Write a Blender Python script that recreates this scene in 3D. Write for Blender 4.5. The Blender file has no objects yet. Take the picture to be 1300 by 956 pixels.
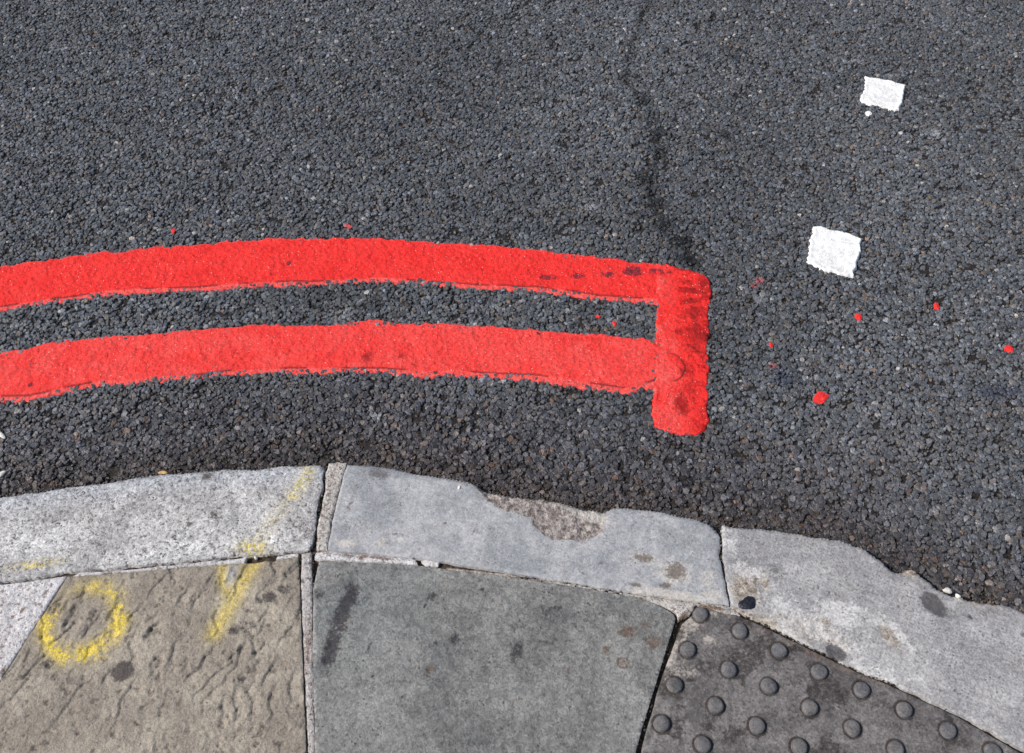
import bpy, math
import numpy as np
from mathutils import Vector

# ------------------------------------------------------------------ camera, world, sun, exposure
S = bpy.context.scene
F = 1264.0                      # focal length in photograph pixels (35 mm on a 36 mm wide sensor)
PITCH = math.radians(52.7)      # how far the camera looks down
CAM_H = 1.5
cd = bpy.data.cameras.new('camera'); cam = bpy.data.objects.new('camera', cd); S.collection.objects.link(cam)
cam.location = (0, 0, CAM_H); cam.rotation_euler = (math.pi/2 - PITCH, 0, 0)
cd.sensor_width = 36; cd.lens = 35.0; cd.shift_y = -45/1300; cd.clip_start = 0.05; cd.clip_end = 500
S.camera = cam

SUN_EL = math.radians(43); SUN_AZ = math.radians(-98)   # azimuth from +Y, clockwise
w = bpy.data.worlds.new('World'); S.world = w; w.use_nodes = True
wn = w.node_tree.nodes; bg = wn['Background']
sky = wn.new('ShaderNodeTexSky'); sky.sky_type = 'NISHITA'; sky.sun_disc = False
sky.sun_elevation = SUN_EL; sky.sun_rotation = SUN_AZ; sky.air_density = 1.0; sky.dust_density = 1.5
w.node_tree.links.new(sky.outputs[0], bg.inputs[0]); bg.inputs[1].default_value = 0.12
sl = bpy.data.lights.new('sun', 'SUN'); sl.energy = 4.1; sl.angle = math.radians(0.55); sl.color = (1, .955, .9)
so = bpy.data.objects.new('sun', sl); S.collection.objects.link(so)
sd = Vector((math.sin(SUN_AZ)*math.cos(SUN_EL), math.cos(SUN_AZ)*math.cos(SUN_EL), math.sin(SUN_EL)))
so.rotation_euler = sd.to_track_quat('Z', 'Y').to_euler()
S.view_settings.view_transform = 'Standard'; S.view_settings.look = 'None'
S.view_settings.exposure = 0.0; S.view_settings.gamma = 1.0; S.view_settings.use_curve_mapping = False

KZ = 0.020                      # top of the kerb and pavement above the road
rng = np.random.default_rng(7)

# ------------------------------------------------------------------ helpers
def at(pts, z=0.0):
    """points of the photograph (pixels) -> where that sight line meets the level z"""
    p = np.atleast_2d(np.array(pts, float))
    a = (p[:, 0]-650)/F; b = (433-p[:, 1])/F
    dx = a; dy = math.cos(PITCH)+b*math.sin(PITCH); dz = -math.sin(PITCH)+b*math.cos(PITCH)
    t = (z-CAM_H)/dz
    return np.stack([dx*t, dy*t], 1)

def _h(ix, iy, seed):
    n = (ix.astype(np.int64)*374761393 + iy.astype(np.int64)*668265263 + seed*974711) & 0xffffffff
    n = ((n ^ (n >> 13))*1274126177) & 0xffffffff
    n = ((n ^ (n >> 16))*2246822519) & 0xffffffff
    return ((n ^ (n >> 15)) & 0xffffff)/float(0xffffff)

def vnoise(x, y, seed=0):
    xi = np.floor(x); yi = np.floor(y); fx = x-xi; fy = y-yi
    fx = fx*fx*fx*(fx*(fx*6-15)+10); fy = fy*fy*fy*(fy*(fy*6-15)+10)
    a = _h(xi, yi, seed); b = _h(xi+1, yi, seed); c = _h(xi, yi+1, seed); d = _h(xi+1, yi+1, seed)
    return (a*(1-fx)+b*fx)*(1-fy)+(c*(1-fx)+d*fx)*fy

def fbm(x, y, size, seed=0, octv=4, gain=.5):
    x = np.asarray(x, float)/size; y = np.asarray(y, float)/size
    s = 0; a = 1; t = 0
    for o in range(octv):
        ca, sa = math.cos(.7*o+.3), math.sin(.7*o+.3)
        s = s+a*vnoise((x*ca-y*sa)*2**o+17.3*o, (x*sa+y*ca)*2**o-9.1*o, seed+o); t += a; a *= gain
    return s/t                                    # 0..1, mean about .5

def fb(x, y, size, seed=0, octv=4, gain=.6):
    return np.clip((fbm(x, y, size, seed, octv, gain)-.5)*2.3+.5, 0, 1)

def sm(e0, e1, v):
    t = np.clip((v-e0)/(e1-e0), 0, 1); return t*t*(3-2*t)

def mindist(x, y, P):
    """distance to dense sample points P, and index of the nearest"""
    out = np.empty(len(x)); idx = np.empty(len(x), int); P = P.astype(np.float32)
    step = max(1, int(6e6//len(P)))
    for i in range(0, len(x), step):
        d = (x[i:i+step, None].astype(np.float32)-P[None, :, 0])**2+(y[i:i+step, None].astype(np.float32)-P[None, :, 1])**2
        k = d.argmin(1); idx[i:i+step] = k; out[i:i+step] = np.sqrt(d[np.arange(len(k)), k])
    return out, idx

def resample(P, step, closed=True):
    Q = np.vstack([P, P[:1]]) if closed else P
    out = []
    for a, b in zip(Q[:-1], Q[1:]):
        n = max(1, int(round(np.hypot(*(b-a))/step)))
        out.append(a+(b-a)*(np.arange(n)/n)[:, None])
    if not closed: out.append(Q[-1:])
    return np.vstack(out)

def smooth_line(P, closed, it=1):
    for _ in range(it):                           # Chaikin corner cutting
        Q = np.vstack([P, P[:1]]) if closed else P
        a, b = Q[:-1], Q[1:]
        R = np.empty((2*len(a), 2)); R[0::2] = a*.75+b*.25; R[1::2] = a*.25+b*.75
        if not closed: R = np.vstack([P[:1], R, P[-1:]])
        P = R
    return P

def inside(x, y, P):
    """even-odd test, vectorised over sorted rows"""
    x = np.asarray(x); y = np.asarray(y); r = np.zeros(len(x), bool)
    Q = np.vstack([P, P[:1]])
    o = np.argsort(y, kind='stable'); ys = y[o]
    cnt = np.zeros(len(x), bool)
    for (x1, y1), (x2, y2) in zip(Q[:-1], Q[1:]):
        if y1 == y2: continue
        lo, hi = (y1, y2) if y1 < y2 else (y2, y1)
        a = np.searchsorted(ys, lo, 'left'); b = np.searchsorted(ys, hi, 'left')
        if a == b: continue
        s = o[a:b]; cx = x1+(y[s]-y1)*(x2-x1)/(y2-y1)
        cnt[s] ^= x[s] < cx
    return cnt

def blob(x, y, pu, pv, ru, rv=None, rot=0, z=KZ, power=2.0):
    """soft spot (value 1 in its middle) given by its place and radii in the photograph; lies on level z"""
    c = at([[pu, pv]], z)[0]; e = at([[pu+1, pv]], z)[0]; s = e[0]-c[0]
    rv = rv or ru
    g = at([[pu, pv+1]], z)[0]; t = c[1]-g[1]
    dx = (x-c[0])/s; dy = -(y-c[1])/t
    ca, sa = math.cos(rot), math.sin(rot)
    a = (dx*ca+dy*sa)/ru; b = (-dx*sa+dy*ca)/rv
    return np.exp(-(a*a+b*b)**(power/2))

def stroke(x, y, pts, width, z=KZ):
    P = resample(at(pts, z), .002, False); d, _ = mindist(x, y, P)
    return np.exp(-(d/width)**2)

COL = S.collection
def link_mesh(name, V, faces_flat, starts, mats, attrs=None, parent=None, smooth=False, mat_idx=None):
    me = bpy.data.meshes.new(name)
    me.vertices.add(len(V)); me.vertices.foreach_set('co', np.asarray(V, np.float32).ravel())
    me.loops.add(len(faces_flat)); me.loops.foreach_set('vertex_index', np.asarray(faces_flat, np.int32))
    me.polygons.add(len(starts)); me.polygons.foreach_set('loop_start', np.asarray(starts, np.int32))
    if mat_idx is not None: me.polygons.foreach_set('material_index', np.asarray(mat_idx, np.int32))
    me.polygons.foreach_set('use_smooth', np.full(len(starts), smooth))
    for m in (mats if isinstance(mats, (list, tuple)) else [mats]): me.materials.append(m)
    me.update(calc_edges=True); me.validate()
    for k, v in (attrs or {}).items():
        a = me.attributes.new(k, 'FLOAT_COLOR', 'POINT'); a.data.foreach_set('color', np.asarray(v, np.float32).ravel())
    o = bpy.data.objects.new(name, me); COL.objects.link(o)
    if parent: o.parent = parent
    return o

def tag(o, label=None, cat=None, group=None, kind=None):
    if label: o['label'] = label
    if cat: o['category'] = cat
    if group: o['group'] = group
    if kind: o['kind'] = kind
    return o

def plate(name, outline, res, zf, bottom, mat, mask=None, rag=0, rag_size=.01, soft=0, parent=None, seed=1, holes=None):
    """a slab of any outline: fine relief top zf(x, y, distance to edge), skirt down to z = bottom"""
    P = smooth_line(np.array(outline, float), True, soft) if soft else np.array(outline, float)
    P = resample(P, res*.7)
    if rag:
        t = np.roll(P, -1, 0)-np.roll(P, 1, 0); n = np.stack([t[:, 1], -t[:, 0]], 1); n /= np.linalg.norm(n, axis=1)[:, None]+1e-9
        P = P+n*((fbm(P[:, 0], P[:, 1], rag_size, seed+50, 4, .6)-.5)*2*rag)[:, None]
    lo = P.min(0)-res*1.5; hi = P.max(0)+res*1.5
    nx = int((hi[0]-lo[0])/res)+2; ny = int((hi[1]-lo[1])/res)+2
    X, Y = np.meshgrid(lo[0]+np.arange(nx)*res, lo[1]+np.arange(ny)*res); X = X.ravel(); Y = Y.ravel()
    ins = inside(X, Y, P)
    I = ins.reshape(ny, nx)
    q = I[:-1, :-1] | I[1:, :-1] | I[:-1, 1:] | I[1:, 1:]
    jy, jx = np.nonzero(q); v00 = jy*nx+jx
    quads = np.stack([v00, v00+1, v00+nx+1, v00+nx], 1)
    used = np.unique(quads); remap = np.full(nx*ny, -1); remap[used] = np.arange(len(used)); quads = remap[quads]
    x = X[used].copy(); y = Y[used].copy(); ii = ins[used]
    d, k = mindist(x, y, P)
    out = ~ii; x[out] = P[k[out], 0]; y[out] = P[k[out], 1]; d[out] = 0
    z = zf(x, y, d)
    # boundary edges -> skirt
    e = np.concatenate([quads[:, [0, 1]], quads[:, [1, 2]], quads[:, [2, 3]], quads[:, [3, 0]]])
    key = np.minimum(e[:, 0], e[:, 1]).astype(np.int64)*len(x)+np.maximum(e[:, 0], e[:, 1])
    _, first, cnt = np.unique(key, return_index=True, return_counts=True)
    be = e[first[cnt == 1]]
    bv = np.unique(be); bm = np.full(len(x), -1); bm[bv] = len(x)+np.arange(len(bv))
    V = np.concatenate([np.stack([x, y, z], 1), np.stack([x[bv], y[bv], np.full(len(bv), bottom)], 1)])
    sk = np.stack([be[:, 1], be[:, 0], bm[be[:, 0]], bm[be[:, 1]]], 1)
    Q = np.concatenate([quads, sk]); 
    attrs = {}
    if mask is not None:
        m = mask(x, y, d); m = np.concatenate([m, m[bv]])
        attrs['m'] = m
    return link_mesh(name, V, Q.ravel(), np.arange(len(Q))*4, mat, attrs, parent, smooth=True)

def masks(*ch):
    n = len(ch[0]); M = np.zeros((n, 4)); 
    for i, c in enumerate(ch): M[:, i] = np.clip(c, 0, 1)
    if len(ch) < 4: M[:, 3] = 0
    return M

# ------------------------------------------------------------------ material helpers
class N:
    def __init__(s, name):
        s.m = bpy.data.materials.new(name); s.m.use_nodes = True; s.t = s.m.node_tree
        s.b = s.t.nodes['Principled BSDF']; s.b.inputs['Roughness'].default_value = .85
        s.b.inputs['Specular IOR Level'].default_value = .3
        s.co = s.n('ShaderNodeNewGeometry').outputs['Position']
    def n(s, k, **kw):
        o = s.t.nodes.new(k)
        for a, b in kw.items(): setattr(o, a, b)
        return o
    def l(s, a, b): s.t.links.new(a, b)
    def inp(s, sock, v):
        if hasattr(v, 'is_output'): s.l(v, sock)
        elif isinstance(v, (tuple, list)): sock.default_value = (*v, 1)[:len(sock.default_value)]
        else: sock.default_value = v
    def math(s, op, a, b=0.0, c=None, clamp=False):
        o = s.n('ShaderNodeMath', operation=op, use_clamp=clamp); s.inp(o.inputs[0], a); s.inp(o.inputs[1], b)
        if c is not None: s.inp(o.inputs[2], c)
        return o.outputs[0]
    def noise(s, size, detail=4, rough=.55, dist=0.0, off=0.0, co=None):
        o = s.n('ShaderNodeTexNoise'); v = s.n('ShaderNodeVectorMath', operation='ADD'); s.l(co or s.co, v.inputs[0]); v.inputs[1].default_value = (off, off*.7, off*.3)
        s.l(v.outputs[0], o.inputs['Vector']); o.inputs['Scale'].default_value = 1/size; o.inputs['Detail'].default_value = detail
        o.inputs['Roughness'].default_value = rough; o.inputs['Distortion'].default_value = dist
        return s.math('MULTIPLY_ADD', o.outputs[0], 1.75, -.375)
    def vor(s, size, feature='F1', out='Distance', off=0.0, rnd=1.0):
        o = s.n('ShaderNodeTexVoronoi', feature=feature); v = s.n('ShaderNodeVectorMath', operation='ADD'); s.l(s.co, v.inputs[0]); v.inputs[1].default_value = (off, off, 0)
        s.l(v.outputs[0], o.inputs['Vector']); o.inputs['Scale'].default_value = 1/size; o.inputs['Randomness'].default_value = rnd
        return o.outputs[out]
    def ss(s, v, a, b):
        o = s.n('ShaderNodeMapRange', interpolation_type='SMOOTHSTEP'); s.inp(o.inputs[0], v); o.inputs[1].default_value = a; o.inputs[2].default_value = b
        return o.outputs[0]
    def mix(s, f, a, b, mode='MIX'):
        o = s.n('ShaderNodeMix', data_type='RGBA', blend_type=mode); s.inp(o.inputs[0], f); s.inp(o.inputs[6], a); s.inp(o.inputs[7], b)
        return o.outputs[2]
    def attr(s, name='m'):
        o = s.n('ShaderNodeAttribute', attribute_name=name); sep = s.n('ShaderNodeSeparateColor'); s.l(o.outputs['Color'], sep.inputs[0])
        return o.outputs['Color'], sep.outputs[0], sep.outputs[1], sep.outputs[2], o.outputs['Alpha']
    def brk(s, m, size=.006, amt=.9, off=77.):
        """a mask with a crisp, crumbling outline"""
        n = s.noise(size, 5, .8, off=off)
        v = s.math('ADD', m, s.math('MULTIPLY', s.math('SUBTRACT', n, .5), amt))
        return s.math('MULTIPLY', s.ss(v, .18, .62), s.ss(m, .0, .15))
    def grain(s, base, amt=.5, size=.0026):
        """crisp mineral grain: every little crystal has its own tone"""
        c = s.vor(size, 'F1', 'Color', 3.3); c2 = s.vor(size*2.3, 'F1', 'Color', 8.1)
        a = s.n('ShaderNodeSeparateColor'); s.l(c, a.inputs[0]); b = s.n('ShaderNodeSeparateColor'); s.l(c2, b.inputs[0])
        v = s.math('ADD', s.math('MULTIPLY', a.outputs[0], .6), s.math('MULTIPLY', b.outputs[0], .4))
        f = s.math('MULTIPLY_ADD', s.math('SUBTRACT', v, .5), amt*1.6, 1.0)
        o = s.n('ShaderNodeVectorMath', operation='SCALE'); s.l(base, o.inputs[0]); s.l(f, o.inputs['Scale']); base = o.outputs[0]
        d = s.math('MULTIPLY', s.ss(a.outputs[1], .93, .96), s.math('MULTIPLY', s.ss(s.noise(.03, 3, .6, off=44), .3, .8), min(1, amt*1.6)))
        return s.mix(d, base, (.06, .05, .045))
    def bump(s, h, dist, strength=1.0, normal=None):
        o = s.n('ShaderNodeBump'); s.inp(o.inputs['Height'], h); o.inputs['Distance'].default_value = dist; o.inputs['Strength'].default_value = strength
        if normal is not None: s.l(normal, o.inputs['Normal'])
        s.l(o.outputs[0], s.b.inputs['Normal']); return o.outputs[0]
    def col(s, c): s.inp(s.b.inputs['Base Color'], c); return s.m
    def rough(s, v): s.inp(s.b.inputs['Roughness'], v)

def mat_chips():
    k = N('asphalt_chippings'); c, r, g, b, a = k.attr('m')
    n = k.noise(.0028, 3, .6); k.bump(n, .0009, .8)
    f = k.math('MULTIPLY_ADD', k.ss(n, .2, .8), .7, .65)
    v = k.mix(1.0, c, k.comb(f), 'MULTIPLY') if False else None
    mm = k.n('ShaderNodeVectorMath', operation='SCALE'); k.l(c, mm.inputs[0]); k.l(f, mm.inputs['Scale'])
    vc = k.vor(.0042, 'F1', 'Color', 5.0); vd = k.vor(.0042, 'F1', 'Distance', 5.0); sp = k.n('ShaderNodeSeparateColor'); k.l(vc, sp.inputs[0])
    fleck = k.math('MULTIPLY', k.ss(sp.outputs[0], .90, .93), k.ss(vd, .30, .18))  # pale flecks paint in tiny sparkling highlights, brown ones are mineral specks
    base = k.mix(k.math('MULTIPLY', fleck, .7), mm.outputs[0], k.mix(k.ss(sp.outputs[1], .45, .55), (.34, .34, .34), (.24, .16, .11)))
    k.rough(.48); k.b.inputs['Specular IOR Level'].default_value = .5
    return k.col(base)

def mat_binder():
    k = N('asphalt_binder')
    n = k.noise(.003, 4, .7); w2 = k.noise(.05, 3)
    c = k.mix(k.ss(n, .35, .75), (.010, .009, .009), (.060, .045, .034)); k.bump(n, .002, 1)
    k.rough(.8)
    return k.col(c)

def mat_road_outer():
    k = N('asphalt_beyond')
    cellc = k.vor(.011, 'F1', 'Color'); d = k.vor(.011, 'DISTANCE_TO_EDGE', 'Distance')
    sep = k.n('ShaderNodeSeparateColor'); k.l(cellc, sep.inputs[0])
    c = k.mix(sep.outputs[0], (.045, .048, .054), (.125, .13, .14))
    c = k.mix(k.ss(sep.outputs[1], .9, .95), c, (.13, .095, .07))
    c = k.mix(k.ss(d, .0, .09), (.015, .014, .014), c)
    k.bump(k.math('ADD', k.ss(d, 0, .2), k.math('MULTIPLY', sep.outputs[2], .6)), .003, 1)
    k.rough(.65)
    return k.col(c)

def mat_red():
    k = N('red_thermoplastic'); c, r, g, b, a = k.attr()
    n1 = k.noise(.0026, 3, .75); n2 = k.noise(.035, 4, .6, off=3); n3 = k.noise(.0045, 2, .6, off=9)
    base = k.mix(k.ss(n2, .3, .7), (.92, .030, .024), (.86, .020, .017))
    base = k.mix(k.math('MULTIPLY', k.ss(n1, .45, .9), .55), base, (.93, .105, .085))
    base = k.mix(k.math('MULTIPLY', k.ss(n1, .42, .1), .55), base, (.60, .014, .014))
    pk = k.math('MULTIPLY', r, k.math('MULTIPLY_ADD', k.ss(n3, .3, .7), .6, .4))
    base = k.mix(pk, base, (.90, .14, .12))
    dk = k.math('MULTIPLY', k.brk(b, .0045, 1.7), k.math('MULTIPLY_ADD', b, .6, .25))
    base = k.mix(dk, base, (.30, .008, .007))
    ty = k.math('MULTIPLY', k.brk(g, .004, 1.0, 31.), .8)
    base = k.mix(ty, base, (.07, .02, .035))
    base = k.mix(a, base, (.11, .012, .012))
    base = k.mix(k.math('MULTIPLY', k.ss(k.noise(.005, 4, .8, off=71), .17, .06), .8), base, (.16, .03, .03))
    sp = k.vor(.009, off=2); base = k.mix(k.ss(sp, .1, .07), base, (.85, .62, .55))
    st = k.ss(k.vor(.0085, 'SMOOTH_F1', 'Distance', 1.0), .65, .1)
    k.bump(k.math('ADD', k.math('ADD', n1, k.math('MULTIPLY', n3, .8)), k.math('MULTIPLY', st, .9)), .0017, .8)
    k.rough(.7); k.b.inputs['Specular IOR Level'].default_value = .2
    return k.col(k.grain(base, 0.28, 0.0022))

def mat_white():
    k = N('white_thermoplastic'); c, r, g, b, a = k.attr()
    n1 = k.noise(.003, 3, .7); n2 = k.noise(.02, 4, .7, off=3)
    base = k.mix(k.ss(n2, .35, .65), (.88, .87, .84), (.83, .82, .79))
    base = k.mix(k.math('MULTIPLY', k.ss(k.noise(.005, 4, .8, off=61), .80, .90), .85), base, (.25, .22, .20))
    base = k.mix(k.math('MULTIPLY', r, k.ss(n1, .35, .6)), base, (.42, .40, .37))
    k.bump(n1, .0010, .6); k.rough(.75)
    return k.col(k.grain(base, 0.1, 0.0026))

def mat_granite():       # masks: r yellow spray, g dark dirt, b pale limewash / mortar smear, a bluish sky reflection painted along the front edge
    k = N('speckled_granite'); c, r, g, b, a = k.attr()
    n1 = k.noise(.0045, 3, .8); n2 = k.noise(.06, 4, .6, off=4); n3 = k.noise(.0075, 4, .75, off=8)
    base = k.mix(k.ss(n2, .35, .65), (.50, .48, .46), (.35, .335, .325))
    base = k.mix(k.math('MULTIPLY', k.ss(n1, .5, .9), .6), base, (.66, .64, .62))
    base = k.mix(k.math('MULTIPLY', a, .5), base, (.42, .45, .50))
    base = k.mix(k.math('MULTIPLY', b, k.ss(n3, .15, .6)), base, (.70, .68, .66))
    spk = k.ss(n3, .43, .24); base = k.mix(k.math('MULTIPLY', spk, .8), base, (.075, .07, .07))
    spk2 = k.ss(k.noise(.0038, 2, .8, off=21), .34, .20); base = k.mix(k.math('MULTIPLY', spk2, .8), base, (.12, .095, .085))
    base = k.mix(k.math('MULTIPLY', k.brk(g, .007, 1.1), .85), base, (.085, .07, .062))
    y = k.math('MULTIPLY', r, k.ss(k.noise(.006, 4, .8, off=31), .40, .60)); base = k.mix(y, base, (.78, .60, .06))
    gm = k.ss(k.noise(.028, 6, .8, off=121, dist=.8), .52, .90); base = k.mix(k.math('MULTIPLY', gm, 0.35), base, (.17, .145, .125))
    wt = k.ss(k.noise(.022, 6, .85, off=141, dist=.5), .62, .95); base = k.mix(k.math('MULTIPLY', wt, .45), base, (.60, .575, .55))
    k.bump(n3, .0022, .8)
    return k.col(k.grain(base, 0.55, 0.0028))

def mat_blue_kerb():     # r broken rough, g dark stain, b pale crust, a pits
    k = N('worn_blue_grey_stone'); c, r, g, b, a = k.attr()
    n1 = k.noise(.003, 3, .7); n2 = k.noise(.07, 5, .65, off=4); n3 = k.noise(.009, 4, .75, off=8); n4 = k.noise(.02, 5, .7, off=14, dist=1.0)
    base = k.mix(k.ss(n2, .32, .68), (.27, .275, .285), (.40, .395, .395))
    base = k.mix(k.math('MULTIPLY', k.ss(n4, .50, .85), .6), base, (.25, .255, .27))
    base = k.mix(k.math('MULTIPLY', k.ss(n1, .55, .8), .35), base, (.55, .55, .56))
    base = k.mix(k.math('MULTIPLY', k.ss(n3, .26, .08), .7), base, (.14, .13, .13))
    bc = k.mix(k.ss(n3, .2, .75), (.13, .10, .085), (.50, .44, .40))
    base = k.mix(r, base, bc)
    base = k.mix(k.math('MULTIPLY', k.brk(b, .008, 1.2, 31.), .85), base, (.52, .48, .43))
    base = k.mix(k.math('MULTIPLY', k.brk(g, .006, 1.2), .75), base, (.11, .10, .10))
    gr = k.ss(k.noise(.0055, 5, .85, off=55), .38, .15); base = k.mix(k.math('MULTIPLY', gr, k.math('MULTIPLY_ADD', n2, .8, .1)), base, (.15, .145, .145))
    base = k.mix(k.math('MULTIPLY', k.brk(a, .007, 1.5, 12.), .85), base, (.15, .12, .095))
    h = k.math('ADD', k.math('MULTIPLY', n1, .25), k.math('MULTIPLY', n3, k.math('MULTIPLY_ADD', r, 2.2, .25)))
    gm = k.ss(k.noise(.028, 6, .8, off=121, dist=.8), .52, .90); base = k.mix(k.math('MULTIPLY', gm, 0.4), base, (.17, .145, .125))
    wt = k.ss(k.noise(.022, 6, .85, off=141, dist=.5), .62, .95); base = k.mix(k.math('MULTIPLY', wt, .45), base, (.60, .575, .55))
    k.bump(h, .0022, .8); k.rough(.7)
    return k.col(k.grain(base, 0.32, 0.0026))

def mat_concrete_kerb():  # r brown grit, g dark stain, b white lime, a mesh imprint strength
    k = N('textured_concrete'); c, r, g, b, a = k.attr()
    n1 = k.noise(.003, 3, .75); n2 = k.noise(.08, 5, .6, off=4); n3 = k.noise(.010, 5, .8, off=8)
    base = k.mix(k.ss(n2, .32, .68), (.285, .275, .275), (.40, .385, .375))
    base = k.mix(k.math('MULTIPLY', k.ss(n1, .5, .9), .45), base, (.60, .585, .57))
    base = k.mix(k.math('MULTIPLY', k.ss(n1, .42, .15), .7), base, (.15, .14, .135))
    # woven former imprint: a square lattice of little dimples, turned with the stone
    mp = k.n('ShaderNodeMapping'); k.l(k.co, mp.inputs[0]); mp.inputs['Rotation'].default_value = (0, 0, math.radians(24)); mp.inputs['Scale'].default_value = (1/.0062,)*3
    sx = k.n('ShaderNodeSeparateXYZ'); k.l(mp.outputs[0], sx.inputs[0])
    fx = k.math('COSINE', k.math('MULTIPLY', sx.outputs[0], 6.2832)); fy = k.math('COSINE', k.math('MULTIPLY', sx.outputs[1], 6.2832))
    lat = k.math('MULTIPLY', k.math('ADD', fx, 1), k.math('ADD', fy, 1)); dim = k.math('MULTIPLY', k.ss(lat, 1.2, 2.8), k.math('MULTIPLY', a, k.ss(n2, .25, .5)))
    dim = k.math('MULTIPLY', dim, k.ss(n3, .1, .7)); base = k.mix(k.math('MULTIPLY', dim, .55), base, (.20, .195, .19))
    base = k.mix(k.math('MULTIPLY', k.ss(n3, .45, .12), .6), base, (.19, .18, .172))
    gc = k.mix(k.ss(n3, .25, .7), (.13, .09, .06), (.50, .44, .37))
    base = k.mix(k.math('MULTIPLY', k.brk(r, .009, 1.2, 12.), .9), base, gc)
    base = k.mix(k.math('MULTIPLY', k.brk(b, .009, 1.6, 31.), .65), base, (.62, .60, .575))
    base = k.mix(k.math('MULTIPLY', k.brk(g, .005, .7), .88), base, (.085, .078, .078))
    h = k.math('ADD', k.math('MULTIPLY', n1, .5), k.math('MULTIPLY', dim, -.4)); h = k.math('ADD', h, k.math('MULTIPLY', n3, k.math('MULTIPLY_ADD', r, 1.8, .2)))
    gm = k.ss(k.noise(.028, 6, .8, off=121, dist=.8), .52, .90); base = k.mix(k.math('MULTIPLY', gm, 0.5), base, (.17, .145, .125))
    wt = k.ss(k.noise(.022, 6, .85, off=141, dist=.5), .62, .95); base = k.mix(k.math('MULTIPLY', wt, .45), base, (.60, .575, .55))
    k.bump(h, .0014, .7)
    return k.col(k.grain(base, 0.42, 0.0026))

def mat_buff():          # r yellow, g dark stain, b grey repair, a pits
    k = N('riven_buff_stone'); c, r, g, b, a = k.attr()
    n1 = k.noise(.003, 3, .7); n2 = k.noise(.07, 5, .65, off=4); n3 = k.noise(.011, 5, .75, off=8)
    base = k.mix(k.ss(n2, .30, .70), (.375, .325, .260), (.275, .235, .190))
    base = k.mix(k.math('MULTIPLY', k.ss(n3, .52, .9), .4), base, (.37, .345, .295))
    base = k.mix(k.math('MULTIPLY', k.ss(n3, .36, .08), .7), base, (.12, .095, .08))
    base = k.mix(k.math('MULTIPLY', k.brk(a, .005, 1.0, 12.), .75), base, (.10, .075, .062))
    base = k.mix(b, base, (.33, .33, .35))
    y = k.math('MULTIPLY', k.math('MULTIPLY', r, 1.25, clamp=True), k.math('MULTIPLY_ADD', k.ss(k.noise(.005, 5, .8, off=93), .2, .65), .8, .2)); base = k.mix(y, base, (.78, .58, .07))
    base = k.mix(k.math('MULTIPLY', k.brk(g, .008, 1.1), .85), base, (.055, .045, .045))
    k.bump(k.math('ADD', k.math('MULTIPLY', n1, .5), k.math('MULTIPLY', n3, 1.3)), .0020, .85)
    return k.col(k.grain(base, 0.35, 0.0026))

def mat_grey_flag():     # r brown marks, g dark stain, b pale, a greenish
    k = N('smooth_grey_stone'); c, r, g, b, a = k.attr()
    n1 = k.noise(.0028, 3, .75); n2 = k.noise(.09, 5, .7, off=4); n3 = k.noise(.014, 5, .75, off=8, dist=.6)
    base = k.mix(k.ss(n2, .15, .8), (.140, .138, .132), (.275, .265, .245))
    base = k.mix(k.math('MULTIPLY', k.ss(n3, .50, .9), .5), base, (.31, .32, .31))
    base = k.mix(k.math('MULTIPLY', k.ss(n3, .42, .1), .6), base, (.11, .108, .105))
    base = k.mix(k.math('MULTIPLY', k.ss(n1, .44, .30), .4), base, (.12, .12, .12))
    base = k.mix(k.math('MULTIPLY', a, .35), base, (.17, .195, .195))
    base = k.mix(k.math('MULTIPLY', k.brk(r, .006, 1.1, 12.), .8), base, (.13, .085, .06))
    base = k.mix(k.math('MULTIPLY', k.brk(g, .010, 1.1), .9), base, (.040, .036, .040))
    gr = k.ss(k.noise(.009, 6, .85, off=55), .36, .10); base = k.mix(k.math('MULTIPLY', gr, .75), base, (.085, .08, .075))
    lt = k.ss(k.noise(.007, 6, .85, off=58), .58, .88); base = k.mix(k.math('MULTIPLY', lt, .5), base, (.38, .38, .36))
    base = k.mix(k.math('MULTIPLY', b, k.ss(n3, .4, .6)), base, (.55, .53, .50))
    k.bump(k.math('ADD', k.math('MULTIPLY', n1, .8), k.math('MULTIPLY', n3, .9)), .0016, .8)
    return k.col(k.grain(base, 0.5, 0.003))

def mat_blister():       # r pale mortar dust, g dark, b rusty
    k = N('worn_dark_concrete'); c, r, g, b, a = k.attr()
    n1 = k.noise(.003, 3, .75); n2 = k.noise(.05, 5, .7, off=4); n3 = k.noise(.012, 5, .8, off=8, dist=.5)
    base = k.mix(k.ss(n2, .32, .68), (.11, .10, .097), (.175, .16, .152))
    base = k.mix(k.math('MULTIPLY', k.ss(n3, .50, .90), .55), base, (.29, .275, .265))
    base = k.mix(k.math('MULTIPLY', k.ss(n1, .42, .32), .5), base, (.07, .062, .06))
    base = k.mix(k.math('MULTIPLY', k.brk(r, .010, 1.3, 31.), .8), base, (.42, .37, .32))
    lt = k.ss(k.noise(.006, 6, .85, off=58), .62, .92); base = k.mix(k.math('MULTIPLY', lt, .5), base, (.32, .30, .29))
    base = k.mix(k.math('MULTIPLY', b, k.ss(n3, .4, .6)), base, (.20, .12, .075))
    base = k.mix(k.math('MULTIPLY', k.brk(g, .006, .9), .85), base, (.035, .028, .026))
    k.bump(k.math('ADD', k.math('MULTIPLY', n1, .5), n3), .0013, .7)
    return k.col(k.grain(base, 0.55, 0.003))

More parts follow.
